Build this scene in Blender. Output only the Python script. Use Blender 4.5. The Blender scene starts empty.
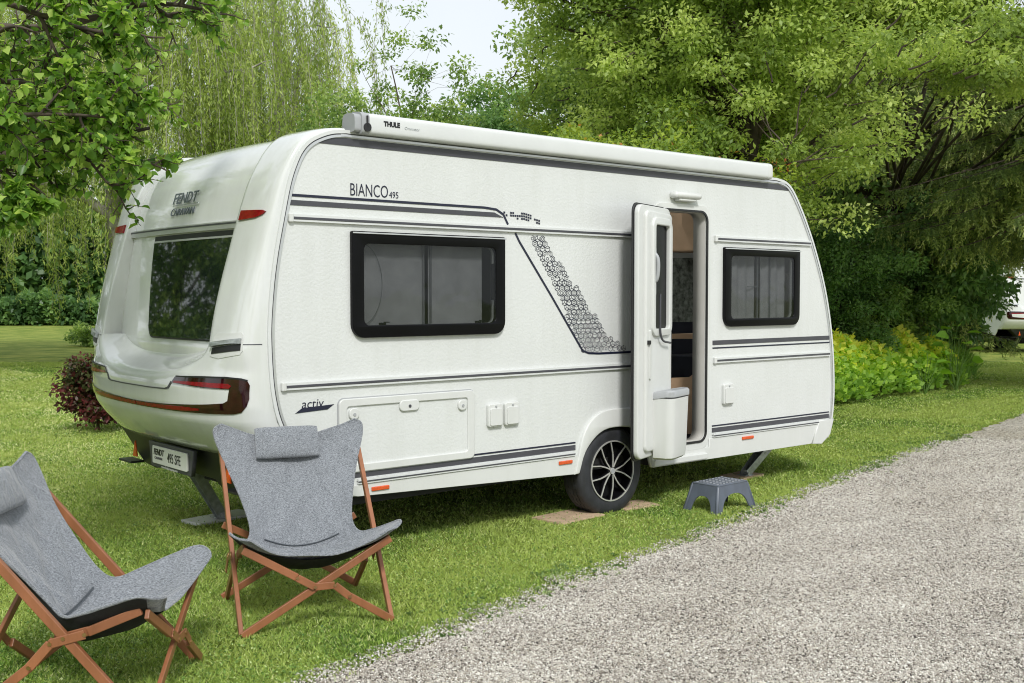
import bpy, bmesh, math, random
import numpy as np
from mathutils import Vector, Matrix
from mathutils.geometry import tessellate_polygon
PI = math.pi
rng = np.random.default_rng(7); random.seed(7)
scene = bpy.context.scene
COL = scene.collection
# ------------------------------------------------------------------ camera
CAMP = Vector((-3.081, -5.646, 1.62)); FPX = 1100.0
AZ = math.atan2(.7609, .6493); PITCH = math.atan(47.5/FPX)
cam = bpy.data.objects.new('camera', bpy.data.cameras.new('camera')); COL.objects.link(cam)
cam.location = CAMP; cam.rotation_euler = (PI/2-PITCH, 0, AZ-PI/2)
cam.data.sensor_width = 36; cam.data.lens = 36*FPX/1024; cam.data.clip_end = 2000; cam.data.clip_start = .05
scene.camera = cam
CR = Vector((math.sin(AZ), -math.cos(AZ), 0)); CF = Vector((math.cos(AZ), math.sin(AZ), 0))
def at(px, py, Z):
    """world point seen at photo pixel (px,py) at forward distance Z"""
    p = PITCH
    F = CF*math.cos(p)+Vector((0,0,-math.sin(p))); U = CF*math.sin(p)+Vector((0,0,math.cos(p)))
    return CAMP + F*Z + CR*((px-512)/FPX*Z) - U*((py-341.5)/FPX*Z)
def ground(px, Z):
    q = at(px, 300, Z); return Vector((q.x, q.y, 0))
# ------------------------------------------------------------------ light
SUN_EL, SUN_AZ = math.radians(42), math.radians(-118)      # direction towards the sun, azimuth from +x
w = bpy.data.worlds.new('World'); scene.world = w; w.use_nodes = True
nt = w.node_tree; nt.nodes.clear()
out = nt.nodes.new('ShaderNodeOutputWorld'); bg = nt.nodes.new('ShaderNodeBackground')
sky = nt.nodes.new('ShaderNodeTexSky'); sky.sky_type = 'NISHITA'; sky.sun_disc = False
sky.sun_elevation = SUN_EL; sky.sun_rotation = PI/2-SUN_AZ
sky.air_density = 1.5; sky.dust_density = 3
tc = nt.nodes.new('ShaderNodeTexCoord'); nz = nt.nodes.new('ShaderNodeTexNoise'); nz.inputs['Scale'].default_value = 2.2; nz.inputs['Detail'].default_value = 6
rp = nt.nodes.new('ShaderNodeValToRGB'); rp.color_ramp.elements[0].position = .3; rp.color_ramp.elements[1].position = .75
rp.color_ramp.elements[0].color = (7.2, 7.7, 8.2, 1); rp.color_ramp.elements[1].color = (8.1, 8.5, 8.8, 1)
mx = nt.nodes.new('ShaderNodeMixRGB'); mx.inputs[0].default_value = .88
nt.links.new(tc.outputs['Generated'], nz.inputs['Vector']); nt.links.new(nz.outputs['Fac'], rp.inputs['Fac'])
nt.links.new(sky.outputs[0], mx.inputs[1]); nt.links.new(rp.outputs[0], mx.inputs[2])
nt.links.new(mx.outputs[0], bg.inputs['Color']); bg.inputs['Strength'].default_value = .088
nt.links.new(bg.outputs[0], out.inputs[0])
sl = bpy.data.lights.new('sun', 'SUN'); sl.energy = 2.0; sl.angle = math.radians(10); sl.color = (1, .985, .96)
so = bpy.data.objects.new('sun', sl); COL.objects.link(so)
sd = Vector((math.cos(SUN_EL)*math.cos(SUN_AZ), math.cos(SUN_EL)*math.sin(SUN_AZ), math.sin(SUN_EL)))
so.rotation_euler = sd.to_track_quat('Z', 'Y').to_euler(); so.location = sd*20
vs = scene.view_settings; vs.view_transform = 'Standard'; vs.look = 'None'; vs.gamma = 1; vs.use_curve_mapping = False
vs.exposure = 0.5
scene.cycles.max_bounces = 12; scene.cycles.transparent_max_bounces = 12; scene.cycles.diffuse_bounces = 7; scene.cycles.transmission_bounces = 8
scene.cycles.pixel_filter_type = 'BLACKMAN_HARRIS'; scene.cycles.filter_width = 1.05
scene.cycles.use_denoising = True
# ------------------------------------------------------------------ materials
def newmat(name):
    m = bpy.data.materials.new(name); m.use_nodes = True
    n = m.node_tree; return m, n, n.nodes['Principled BSDF']
def mat(name, col, rough=.5, metal=0, var=.06, scale=6, bump=0, bscale=200, coat=0, spec=.5):
    m, n, b = newmat(name)
    b.inputs['Roughness'].default_value = rough; b.inputs['Metallic'].default_value = metal
    b.inputs['Coat Weight'].default_value = coat; b.inputs['Coat Roughness'].default_value = .05
    b.inputs['Specular IOR Level'].default_value = spec
    tc = n.nodes.new('ShaderNodeTexCoord')
    nz = n.nodes.new('ShaderNodeTexNoise'); nz.inputs['Scale'].default_value = scale; nz.inputs['Detail'].default_value = 4
    n.links.new(tc.outputs['Object'], nz.inputs['Vector'])
    cr = n.nodes.new('ShaderNodeValToRGB')
    cr.color_ramp.elements[0].position = .3; cr.color_ramp.elements[1].position = .7
    cr.color_ramp.elements[0].color = (*[c*(1-var) for c in col], 1); cr.color_ramp.elements[1].color = (*[min(1, c*(1+var)) for c in col], 1)
    n.links.new(nz.outputs['Fac'], cr.inputs['Fac']); n.links.new(cr.outputs[0], b.inputs['Base Color'])
    if bump:
        n2 = n.nodes.new('ShaderNodeTexNoise'); n2.inputs['Scale'].default_value = bscale; n2.inputs['Detail'].default_value = 2
        n.links.new(tc.outputs['Object'], n2.inputs['Vector'])
        bp = n.nodes.new('ShaderNodeBump'); bp.inputs['Strength'].default_value = bump; bp.inputs['Distance'].default_value = .004
        n.links.new(n2.outputs['Fac'], bp.inputs['Height']); n.links.new(bp.outputs[0], b.inputs['Normal'])
    return m
def leafmat(name, cols, transl=.35, rough=.45, patch=None, gain=2.0):
    """leaf: colour picked by the per-leaf 'rnd' attribute"""
    m, n, b = newmat(name)
    at_ = n.nodes.new('ShaderNodeAttribute'); at_.attribute_name = 'rnd'
    cr = n.nodes.new('ShaderNodeValToRGB')
    els = cr.color_ramp.elements
    for i, (p, c) in enumerate(cols):
        e = els[i] if i < 2 else els.new(p)
        e.position = p; e.color = (*[min(.8, v*gain) for v in c], 1)
    n.links.new(at_.outputs['Fac'], cr.inputs['Fac'])
    src = cr.outputs[0]
    if patch:
        tc = n.nodes.new('ShaderNodeTexCoord'); nz = n.nodes.new('ShaderNodeTexNoise'); nz.inputs['Scale'].default_value = patch[0]; nz.inputs['Detail'].default_value = 3
        n.links.new(tc.outputs['Object'], nz.inputs['Vector'])
        r2 = n.nodes.new('ShaderNodeValToRGB'); r2.color_ramp.elements[0].position = .36; r2.color_ramp.elements[1].position = .58
        r2.color_ramp.elements[0].color = (0,0,0,1); r2.color_ramp.elements[1].color = (patch[2],)*3+(1,)
        n.links.new(nz.outputs['Fac'], r2.inputs['Fac'])
        mm = n.nodes.new('ShaderNodeMixRGB'); n.links.new(r2.outputs[0], mm.inputs[0]); n.links.new(src, mm.inputs[1]); mm.inputs[2].default_value = (*patch[1], 1)
        src = mm.outputs[0]
    n.links.new(src, b.inputs['Base Color']); b.inputs['Roughness'].default_value = rough
    b.inputs['Specular IOR Level'].default_value = .35
    t = n.nodes.new('ShaderNodeBsdfTranslucent')
    hs = n.nodes.new('ShaderNodeHueSaturation'); hs.inputs['Saturation'].default_value = 1.1; hs.inputs['Value'].default_value = 1.5; hs.inputs['Hue'].default_value = .49
    n.links.new(src, hs.inputs['Color']); n.links.new(hs.outputs[0], t.inputs['Color'])
    ms = n.nodes.new('ShaderNodeMixShader'); ms.inputs[0].default_value = transl
    o = n.nodes['Material Output']
    n.links.new(b.outputs[0], ms.inputs[1]); n.links.new(t.outputs[0], ms.inputs[2]); n.links.new(ms.outputs[0], o.inputs[0])
    return m
M = {}
M['stucco'] = mat('hammered_white_panel', (.65,.665,.65), .32, var=.02, scale=2, bump=.45, bscale=60, coat=.15)
M['gel'] = mat('white_gelcoat', (.66,.675,.66), .07, var=.02, scale=1.5, coat=.6)
M['white'] = mat('white_plastic', (.63,.64,.62), .3, var=.02, scale=4)
M['whitemet'] = mat('white_painted_aluminium', (.63,.645,.635), .25, var=.02)
M['alu'] = mat('aluminium_trim', (.62,.63,.64), .3, metal=.6, var=.05)
M['chrome'] = mat('polished_metal', (.75,.76,.77), .12, metal=1, var=.03)
M['galv'] = mat('galvanised_steel', (.45,.47,.47), .38, metal=.75, var=.25, scale=30)
M['greytrim'] = mat('dark_grey_stripe', (.06,.06,.07), .45, var=.1)
M['navy'] = mat('navy_stripe', (.012,.014,.035), .35, var=.1)
M['black'] = mat('black_plastic', (.012,.012,.013), .4, var=.2)
M['gloss'] = mat('glossy_black_frame', (.004,.004,.005), .3, var=.2, spec=.15)
M['silver'] = mat('machined_silver', (.58,.57,.54), .38, metal=.5, var=.03)
M['rear_glass'] = mat('dark_rear_glass', (.010,.016,.013), .03, var=.4, scale=3, coat=.6, bump=.02, bscale=3)
M['under'] = mat('dark_underbody', (.015,.015,.015), .8, var=.3)
M['tyre'] = mat('tyre_rubber', (.022,.023,.026), .62, var=.2, scale=20, bump=.3, bscale=120)
M['red'] = mat('red_lens', (.22,.004,.008), .15, var=.25, scale=40, coat=.2, spec=.3)
M['badge'] = mat('grey_badge', (.12,.14,.16), .3, metal=.2)
M['darkred'] = mat('dark_red_lens', (.022,.002,.004), .07, var=.5, scale=18, coat=.5)
M['orange'] = mat('orange_reflector', (.65,.09,.015), .15, var=.2, scale=90, coat=.6)
M['wood'] = mat('light_wood_laminate', (.62,.42,.27), .45, var=.18, scale=3)
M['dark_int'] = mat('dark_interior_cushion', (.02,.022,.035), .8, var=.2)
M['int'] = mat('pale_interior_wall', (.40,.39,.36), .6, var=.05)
M['curtain'] = mat('grey_curtain', (.72,.72,.73), .8, var=.12, scale=9)
M['frame_wood'] = mat('reddish_oiled_wood', (.29,.115,.053), .36, var=.2, scale=4, bump=.15, bscale=60)
M['brass'] = mat('brass_rivet', (.6,.38,.2), .3, metal=1)
M['lining'] = mat('black_canvas_lining', (.012,.012,.014), .9, var=.3, scale=60)
M['stool'] = mat('slate_grey_plastic', (.085,.10,.125), .42, var=.06, scale=10, bump=.1, bscale=300)
M['ply'] = mat('plywood_board', (.52,.38,.25), .7, var=.15, scale=12, bump=.3, bscale=60)
M['plate'] = mat('plate_white', (.7,.7,.66), .35, var=.03)
M['bingrey'] = mat('light_grey_plastic', (.36,.37,.38), .35, var=.04)
M['bark'] = mat('tree_bark', (.075,.058,.042), .9, var=.45, scale=7, bump=.8, bscale=25)
M['bark_grey'] = mat('grey_bark', (.13,.115,.09), .9, var=.4, scale=9, bump=.8, bscale=30)
M['birch'] = mat('pale_bark', (.3,.28,.24), .85, var=.5, scale=5, bump=.5, bscale=20)
def fabric():
    m, n, b = newmat('heather_grey_fabric')
    tc = n.nodes.new('ShaderNodeTexCoord'); mp = n.nodes.new('ShaderNodeMapping'); mp.inputs['Scale'].default_value = (1, .8, 3.0)
    n.links.new(tc.outputs['Object'], mp.inputs[0])
    nz = n.nodes.new('ShaderNodeTexNoise'); nz.inputs['Scale'].default_value = 130; nz.inputs['Detail'].default_value = 5; nz.inputs['Roughness'].default_value = .75
    n.links.new(mp.outputs[0], nz.inputs['Vector'])
    cr = n.nodes.new('ShaderNodeValToRGB'); e = cr.color_ramp.elements
    e[0].position = .36; e[0].color = (.055,.062,.074,1); e[1].position = .66; e[1].color = (.35,.37,.395,1)
    n.links.new(nz.outputs['Fac'], cr.inputs['Fac']); n.links.new(cr.outputs[0], b.inputs['Base Color'])
    b.inputs['Roughness'].default_value = .9; b.inputs['Sheen Weight'].default_value = .3
    bp = n.nodes.new('ShaderNodeBump'); bp.inputs['Strength'].default_value = .5; bp.inputs['Distance'].default_value = .003
    n.links.new(nz.outputs['Fac'], bp.inputs['Height'])
    mp2 = n.nodes.new('ShaderNodeMapping'); mp2.inputs['Scale'].default_value = (9, 5, 3.5); mp2.inputs['Rotation'].default_value = (.3,.5,.4); n.links.new(tc.outputs['Object'], mp2.inputs[0])
    n3 = n.nodes.new('ShaderNodeTexNoise'); n3.inputs['Scale'].default_value = 1.3; n3.inputs['Detail'].default_value = 3; n3.inputs['Distortion'].default_value = 1.2; n.links.new(mp2.outputs[0], n3.inputs['Vector'])
    b2 = n.nodes.new('ShaderNodeBump'); b2.inputs['Strength'].default_value = .8; b2.inputs['Distance'].default_value = .03
    n.links.new(n3.outputs['Fac'], b2.inputs['Height']); n.links.new(b2.outputs[0], bp.inputs['Normal']); n.links.new(bp.outputs[0], b.inputs['Normal'])
    return m
M['fabric'] = fabric()
def weather(m, amt):
    # faint rain streaks and dust as they lie on old panels
    n = m.node_tree; b = n.nodes['Principled BSDF']; src = b.inputs['Base Color'].links[0].from_socket
    tc = n.nodes.new('ShaderNodeTexCoord'); mp = n.nodes.new('ShaderNodeMapping'); mp.inputs['Scale'].default_value = (7, 7, .7); n.links.new(tc.outputs['Object'], mp.inputs[0])
    nz = n.nodes.new('ShaderNodeTexNoise'); nz.inputs['Scale'].default_value = 1.6; nz.inputs['Detail'].default_value = 6; nz.inputs['Roughness'].default_value = .65; n.links.new(mp.outputs[0], nz.inputs['Vector'])
    cr = n.nodes.new('ShaderNodeValToRGB'); cr.color_ramp.elements[0].position = .33; cr.color_ramp.elements[0].color = (1-amt, 1-amt, 1-amt*1.25, 1); cr.color_ramp.elements[1].position = .56; cr.color_ramp.elements[1].color = (1,1,1,1); n.links.new(nz.outputs['Fac'], cr.inputs['Fac'])
    mu = n.nodes.new('ShaderNodeMixRGB'); mu.blend_type = 'MULTIPLY'; mu.inputs[0].default_value = 1; n.links.new(src, mu.inputs[1]); n.links.new(cr.outputs[0], mu.inputs[2]); n.links.new(mu.outputs[0], b.inputs['Base Color'])
weather(M['stucco'], .035); weather(M['gel'], .05); weather(M['white'], .03); weather(M['tyre'], -.6); weather(M['stool'], -.2); weather(M['frame_wood'], .22)
def smoked(name, tint, base):
    m, n, b = newmat(name)
    b.inputs['Base Color'].default_value = (*base, 1); b.inputs['Roughness'].default_value = .04
    tr = n.nodes.new('ShaderNodeBsdfTransparent'); tr.inputs[0].default_value = (*tint, 1)
    nz = n.nodes.new('ShaderNodeTexNoise'); nz.inputs['Scale'].default_value = 4; tcn = n.nodes.new('ShaderNodeTexCoord'); n.links.new(tcn.outputs['Object'], nz.inputs['Vector'])
    bp = n.nodes.new('ShaderNodeBump'); bp.inputs['Strength'].default_value = .12; bp.inputs['Distance'].default_value = .02
    n.links.new(nz.outputs['Fac'], bp.inputs['Height']); n.links.new(bp.outputs[0], b.inputs['Normal'])
    ms = n.nodes.new('ShaderNodeMixShader'); ms.inputs[0].default_value = .62
    n.links.new(b.outputs[0], ms.inputs[1]); n.links.new(tr.outputs[0], ms.inputs[2]); n.links.new(ms.outputs[0], n.nodes['Material Output'].inputs[0])
    return m
M['acrylic'] = smoked('smoked_acrylic', (.92,.93,.93), (.012,.014,.014))
m_, n_, b_ = newmat('milky_roof_acrylic'); b_.inputs['Base Color'].default_value = (.7,.7,.68,1); b_.inputs['Roughness'].default_value = .4
t_ = n_.nodes.new('ShaderNodeBsdfTranslucent'); t_.inputs[0].default_value = (.9,.9,.88,1); x_ = n_.nodes.new('ShaderNodeMixShader'); x_.inputs[0].default_value = .75
n_.links.new(b_.outputs[0], x_.inputs[1]); n_.links.new(t_.outputs[0], x_.inputs[2]); n_.links.new(x_.outputs[0], n_.nodes['Material Output'].inputs[0]); M['milky'] = m_
M['acrylic_rear'] = smoked('dark_smoked_acrylic', (.35,.36,.35), (.008,.012,.010))

# ------------------------------------------------------------------ helpers
def tag(o, label=None, cat=None, group=None, kind=None):
    if label: o['label'] = label
    if cat: o['category'] = cat
    if group: o['group'] = group
    if kind: o['kind'] = kind
    return o
def empty(name, loc, rz=0):
    o = bpy.data.objects.new(name, None); COL.objects.link(o); o.location = loc; o.rotation_euler = (0,0,rz); o.empty_display_size = .2
    return o
def mesh_obj(name, me, m, parent=None, loc=None):
    o = bpy.data.objects.new(name, me); COL.objects.link(o)
    if m: me.materials.clear(); me.materials.append(m)
    if parent: o.parent = parent
    if loc is not None: o.location = loc
    return o
def obj(name, bm, m, parent=None, smooth=None, shift=None):
    me = bpy.data.meshes.new(name)
    if shift is not None: bmesh.ops.translate(bm, verts=bm.verts, vec=shift)
    bmesh.ops.recalc_face_normals(bm, faces=bm.faces)
    bm.to_mesh(me); bm.free()
    o = mesh_obj(name, me, m, parent)
    if smooth is not None:
        me.polygons.foreach_set('use_smooth', [True]*len(me.polygons)); me.set_sharp_from_angle(angle=math.radians(smooth))
    return o
def box(bm, c, s, rot=None, bev=0):
    r = bmesh.ops.create_cube(bm, size=1); vs_ = r['verts']
    bmesh.ops.scale(bm, verts=vs_, vec=s)
    if bev:
        es = list({e for v in vs_ for e in v.link_edges})
        rr = bmesh.ops.bevel(bm, geom=es, offset=bev, segments=2, profile=.5, affect='EDGES')
        vs_ = list({v for f in rr['faces'] for v in f.verts} | {v for v in vs_ if v.is_valid})
    if rot is not None: bmesh.ops.rotate(bm, verts=vs_, cent=(0,0,0), matrix=rot)
    bmesh.ops.translate(bm, verts=vs_, vec=c)
    return vs_
def bar(bm, p, q, wd, th, up=(0,0,1), bev=.003):
    p, q = Vector(p), Vector(q); d = q-p; L = d.length; x = d.normalized(); u = Vector(up)
    y = u.cross(x)
    if y.length < 1e-4: y = Vector((0,1,0)).cross(x)
    y.normalize(); z = x.cross(y)
    R = Matrix((x, y, z)).transposed()
    box(bm, (p+q)/2, (L, wd, th), R, bev)
def cyl(bm, p, q, r, r2=None, seg=20, caps=True):
    p, q = Vector(p), Vector(q); d = q-p; r2 = r if r2 is None else r2
    R = d.to_track_quat('Z', 'Y').to_matrix()
    a = []; b = []
    for i in range(seg):
        t = 2*PI*i/seg; c = Vector((math.cos(t), math.sin(t), 0))
        a.append(bm.verts.new(p+R@(c*r))); b.append(bm.verts.new(q+R@(c*r2)))
    for i in range(seg): bm.faces.new((a[i], a[(i+1)%seg], b[(i+1)%seg], b[i]))
    if caps: bm.faces.new(a[::-1]); bm.faces.new(b)
def tube(bm, pts, r, seg=8):
    pts = [Vector(p) for p in pts]; rings = []
    n = None
    for i, p in enumerate(pts):
        d = (pts[min(i+1, len(pts)-1)]-pts[max(i-1, 0)]).normalized()
        if n is None: n = d.orthogonal().normalized()
        n = (n-d*n.dot(d)).normalized(); b = d.cross(n)
        rr = r[i] if hasattr(r, '__len__') else r
        rings.append([bm.verts.new(p+(n*math.cos(2*PI*k/seg)+b*math.sin(2*PI*k/seg))*rr) for k in range(seg)])
    for A, B in zip(rings, rings[1:]):
        for k in range(seg): bm.faces.new((A[k], A[(k+1)%seg], B[(k+1)%seg], B[k]))
    bm.faces.new(rings[0][::-1]); bm.faces.new(rings[-1])
def grid(bm, P):
    """P: rows of points -> quad sheet"""
    V = [[bm.verts.new(p) for p in row] for row in P]
    for a, b in zip(V, V[1:]):
        for i in range(len(a)-1):
            try: bm.faces.new((a[i], a[i+1], b[i+1], b[i]))
            except ValueError: pass
    return V
def rrect(x0, z0, x1, z1, r, seg=6, rs=None):
    """rounded rectangle; rs: radii bl, br, tr, tl"""
    rs = rs or (r,)*4; pts = []
    for (cx, cz, a0), rr in zip(((x0, z0, PI), (x1, z0, 1.5*PI), (x1, z1, 0), (x0, z1, .5*PI)), rs):
        sx = 1 if cx == x0 else -1; sz = 1 if cz == z0 else -1
        for k in range(seg+1):
            t = a0+PI/2*k/seg
            pts.append((cx+sx*rr+rr*math.cos(t), cz+sz*rr+rr*math.sin(t)))
    return pts
def plate(outer, holes, depth, bev, X):
    """bevelled plate from a 2D outline with holes; X: 4x4 putting (u,v,w) in place, w = outwards; returns bmesh. Centre plane at w=0, total thickness = depth"""
    cu = bpy.data.curves.new('c', 'CURVE'); cu.dimensions = '2D'; cu.fill_mode = 'BOTH'
    for pl in [outer]+list(holes):
        sp = cu.splines.new('POLY'); sp.points.add(len(pl)-1)
        for p, c in zip(sp.points, pl): p.co = (c[0], c[1], 0, 1)
        sp.use_cyclic_u = True
    cu.extrude = max(0, depth/2-bev); cu.bevel_depth = bev; cu.bevel_resolution = 2 if bev else 0; cu.offset = -bev
    o = bpy.data.objects.new('c', cu); COL.objects.link(o)
    me = bpy.data.meshes.new_from_object(o.evaluated_get(bpy.context.evaluated_depsgraph_get()))
    bm = bmesh.new(); bm.from_mesh(me); bmesh.ops.remove_doubles(bm, verts=bm.verts, dist=1e-5)
    bpy.data.objects.remove(o); bpy.data.curves.remove(cu); bpy.data.meshes.remove(me)
    bm.transform(X); return bm
def side_X(y):   # (u,v,w)->(x, -w, z) on the near side wall
    return Matrix(((1,0,0,0),(0,0,-1,y),(0,1,0,0),(0,0,0,1)))
def rear_X(x, y0=0, lean=0):  # u -> -y, v -> z, w -> -x
    return Matrix(((0,lean,-1,x),(-1,0,0,y0),(0,1,0,0),(0,0,0,1)))
def text_bm(s, size, X, bold=0, extr=.0008, shear=0, sx=1.0):
    cu = bpy.data.curves.new('t', 'FONT'); cu.body = s; cu.size = size; cu.extrude = extr; cu.offset = bold; cu.shear = shear; cu.resolution_u = 3
    o = bpy.data.objects.new('t', cu); COL.objects.link(o)
    me = bpy.data.meshes.new_from_object(o.evaluated_get(bpy.context.evaluated_depsgraph_get()))
    bm = bmesh.new(); bm.from_mesh(me)
    bpy.data.objects.remove(o); bpy.data.curves.remove(cu); bpy.data.meshes.remove(me)
    bmesh.ops.scale(bm, verts=bm.verts, vec=(sx,1,1)); bm.transform(X); return bm
def catmull(pts, n):
    P = [np.array(p, float) for p in pts]; P = [2*P[0]-P[1]]+P+[2*P[-1]-P[-2]]; outp = []
    for i in range(1, len(P)-2):
        for k in range(n):
            t = k/n; a, b, c, d = P[i-1:i+3]
            outp.append(.5*((2*b)+(-a+c)*t+(2*a-5*b+4*c-d)*t*t+(-a+3*b-3*c+d)*t**3))
    outp.append(P[-2]); return outp

# ------------------------------------------------------------------ numpy mesh helpers (foliage, grass, gravel)
def np_mesh(name, V, F, rnd=None, smooth=False):
    me = bpy.data.meshes.new(name); k = F.shape[1]
    me.vertices.add(len(V)); me.vertices.foreach_set('co', V.astype(np.float32).ravel())
    me.loops.add(F.size); me.loops.foreach_set('vertex_index', F.astype(np.int32).ravel())
    me.polygons.add(len(F)); me.polygons.foreach_set('loop_start', np.arange(0, F.size, k, dtype=np.int32))
    if rnd is not None:
        a = me.attributes.new('rnd', 'FLOAT', 'POINT'); a.data.foreach_set('value', rnd.astype(np.float32))
    me.update(calc_edges=True)
    if smooth: me.polygons.foreach_set('use_smooth', np.ones(len(F), bool))
    return me
def unit(v): return v/np.maximum(np.linalg.norm(v, axis=-1, keepdims=True), 1e-9)
def leaves(P, D, L, W, N=None, rnd=None, fold=.15, shape='rhomb'):
    """P base points, D unit directions, L lengths, W widths; N approx normals"""
    n = len(P); L = np.broadcast_to(L, n)[:, None]; W = np.broadcast_to(W, n)[:, None]
    if N is None: N = rng.normal(size=(n,3)); N[:,2] = abs(N[:,2])+.6
    S = unit(np.cross(D, N)); Nn = np.cross(S, D)
    if shape == 'rhomb':
        V = np.stack([P, P+D*L*.45+S*W*.5+Nn*W*fold, P+D*L, P+D*L*.45-S*W*.5+Nn*W*fold], 1).reshape(-1,3)
        F = np.arange(4*n).reshape(n,4); k = 4
    else:  # ovate, 6 corner leaf in two folded halves with a drooping tip
        m0 = P; m1 = P+D*L*.5-Nn*L*.03; m2 = P+D*L-Nn*L*.12
        a = P+D*L*.25+S*W*.46+Nn*W*fold; b = P+D*L*.62+S*W*.42+Nn*W*fold
        c = P+D*L*.25-S*W*.46+Nn*W*fold; d = P+D*L*.62-S*W*.42+Nn*W*fold
        V = np.stack([m0,m1,m2,a,b,c,d], 1).reshape(-1,3); k = 7
        o = (np.arange(n)*7)[:,None]
        F = np.concatenate([o+np.array([[0,3,4,1]]), o+np.array([[1,4,2,2]]), o+np.array([[0,1,6,5]]), o+np.array([[1,2,6,6]])], 0)
        # replace degenerate quads by triangles split: use 3-corner faces everywhere
        T = np.concatenate([o+np.array([[0,3,4]]), o+np.array([[0,4,1]]), o+np.array([[1,4,2]]), o+np.array([[0,1,6]]), o+np.array([[0,6,5]]), o+np.array([[1,2,6]])], 0)
        F = T
    if rnd is None: rnd = rng.random(n)
    return V, F, np.repeat(rnd, k)
def tubes_np(lines, sides=5):
    """lines: list of (points Nx3, radii N) -> verts, quads"""
    VV = []; FF = []; off = 0
    for pts, rad in lines:
        pts = np.asarray(pts, float); rad = np.asarray(rad, float); n = len(pts)
        T = unit(np.gradient(pts, axis=0)); ref = np.array([.3,.2,1.]) if abs(T[0][2]) < .9 else np.array([1.,.1,0])
        A = unit(np.cross(T, ref)); B = np.cross(T, A)
        th = np.arange(sides)*2*PI/sides
        V = pts[:,None]+rad[:,None,None]*(A[:,None]*np.cos(th)[None,:,None]+B[:,None]*np.sin(th)[None,:,None])
        VV.append(V.reshape(-1,3)); i = np.arange(n-1)[:,None]*sides; j = np.arange(sides)[None]; j2 = (j+1)%sides
        FF.append(off+np.stack([i+j, i+j2, i+sides+j2, i+sides+j], -1).reshape(-1,4)); off += n*sides
    return np.concatenate(VV), np.concatenate(FF)
def wander(p, q, n, amp):
    t = np.linspace(0,1,n)[:,None]; p = np.asarray(p,float); q = np.asarray(q,float)
    L = np.linalg.norm(q-p)
    off = np.zeros((n,3))
    for k in (1,2,3): off += np.sin(t*PI*k+rng.random(3)*0)*rng.normal(size=3)*amp*L/k
    return p+(q-p)*t+off
# ==================================================================== GROUND
EDGE = [(-30,-8.5),(-6,-3.0),(-3,-2.3),(-.72,-1.72),(-.03,-1.555),(.99,-1.28),(2.53,-.98),(4.6,-.48),(6.74,.02),(9.2,.55),(11.67,1.07),(16,1.6),(22,1.9),(30,1.5),(42,-.5)]
EX = np.array([e[0] for e in EDGE]); EY = np.array([e[1] for e in EDGE])
def edge_y(x): return np.interp(x, EX, EY)
def wob(x, y, s=1.0):
    return (np.sin(x*3.1*s+y*1.7)+np.sin(x*7.3*s-y*4.1+1.3)+np.sin(x*17.7*s+2.1)*.6+np.sin(y*23*s+x*11)*.4)/3
def soil_nodes(m):
    pass
def lawn_mat():
    m, n, b = newmat('lawn'); N_ = n.nodes; Lk = n.links
    tc = N_.new('ShaderNodeTexCoord')
    def noise(s, d=4, r=.6):
        x = N_.new('ShaderNodeTexNoise'); x.inputs['Scale'].default_value = s; x.inputs['Detail'].default_value = d; x.inputs['Roughness'].default_value = r
        Lk.new(tc.outputs['Object'], x.inputs['Vector']); return x
    def ramp(src, p0, c0, p1, c1):
        x = N_.new('ShaderNodeValToRGB'); x.color_ramp.elements[0].position = p0; x.color_ramp.elements[1].position = p1
        x.color_ramp.elements[0].color = (*c0,1); x.color_ramp.elements[1].color = (*c1,1); Lk.new(src.outputs[0], x.inputs['Fac']); return x
    fine = noise(60, 6, .8); mid = noise(1.3, 5, .65); big = noise(.16, 3)
    c1 = ramp(fine, .3, (.05,.08,.014), .7, (.22,.32,.055))
    c2 = ramp(fine, .3, (.22,.25,.045), .7, (.56,.56,.15))
    f1 = ramp(mid, .42, (0,0,0), .68, (1,1,1))
    mp = N_.new('ShaderNodeMapping'); mp.inputs['Rotation'].default_value = (0,0,math.radians(28)); mp.inputs['Scale'].default_value = (.25, 1.7, 1)
    Lk.new(tc.outputs['Object'], mp.inputs[0]); st = N_.new('ShaderNodeTexNoise'); st.inputs['Scale'].default_value = 1.1; st.inputs['Detail'].default_value = 3
    Lk.new(mp.outputs[0], st.inputs['Vector']); f2 = ramp(st, .5, (0,0,0), .72, (.8,.8,.8))
    mm = N_.new('ShaderNodeMixRGB'); mm.blend_type = 'SCREEN'; mm.inputs[0].default_value = 1
    Lk.new(f1.outputs[0], mm.inputs[1]); Lk.new(f2.outputs[0], mm.inputs[2])
    sc_ = N_.new('ShaderNodeMath'); sc_.operation = 'MULTIPLY'; sc_.inputs[1].default_value = .8; Lk.new(mm.outputs[0], sc_.inputs[0])
    mi = N_.new('ShaderNodeMixRGB'); Lk.new(sc_.outputs[0], mi.inputs[0]); Lk.new(c1.outputs[0], mi.inputs[1]); Lk.new(c2.outputs[0], mi.inputs[2])
    Lk.new(mi.outputs[0], b.inputs['Base Color']); b.inputs['Roughness'].default_value = .85; b.inputs['Specular IOR Level'].default_value = .1
    bp = N_.new('ShaderNodeBump'); bp.inputs['Strength'].default_value = .9; bp.inputs['Distance'].default_value = .03
    Lk.new(fine.outputs[0], bp.inputs['Height']); Lk.new(bp.outputs[0], b.inputs['Normal'])
    return m
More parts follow.
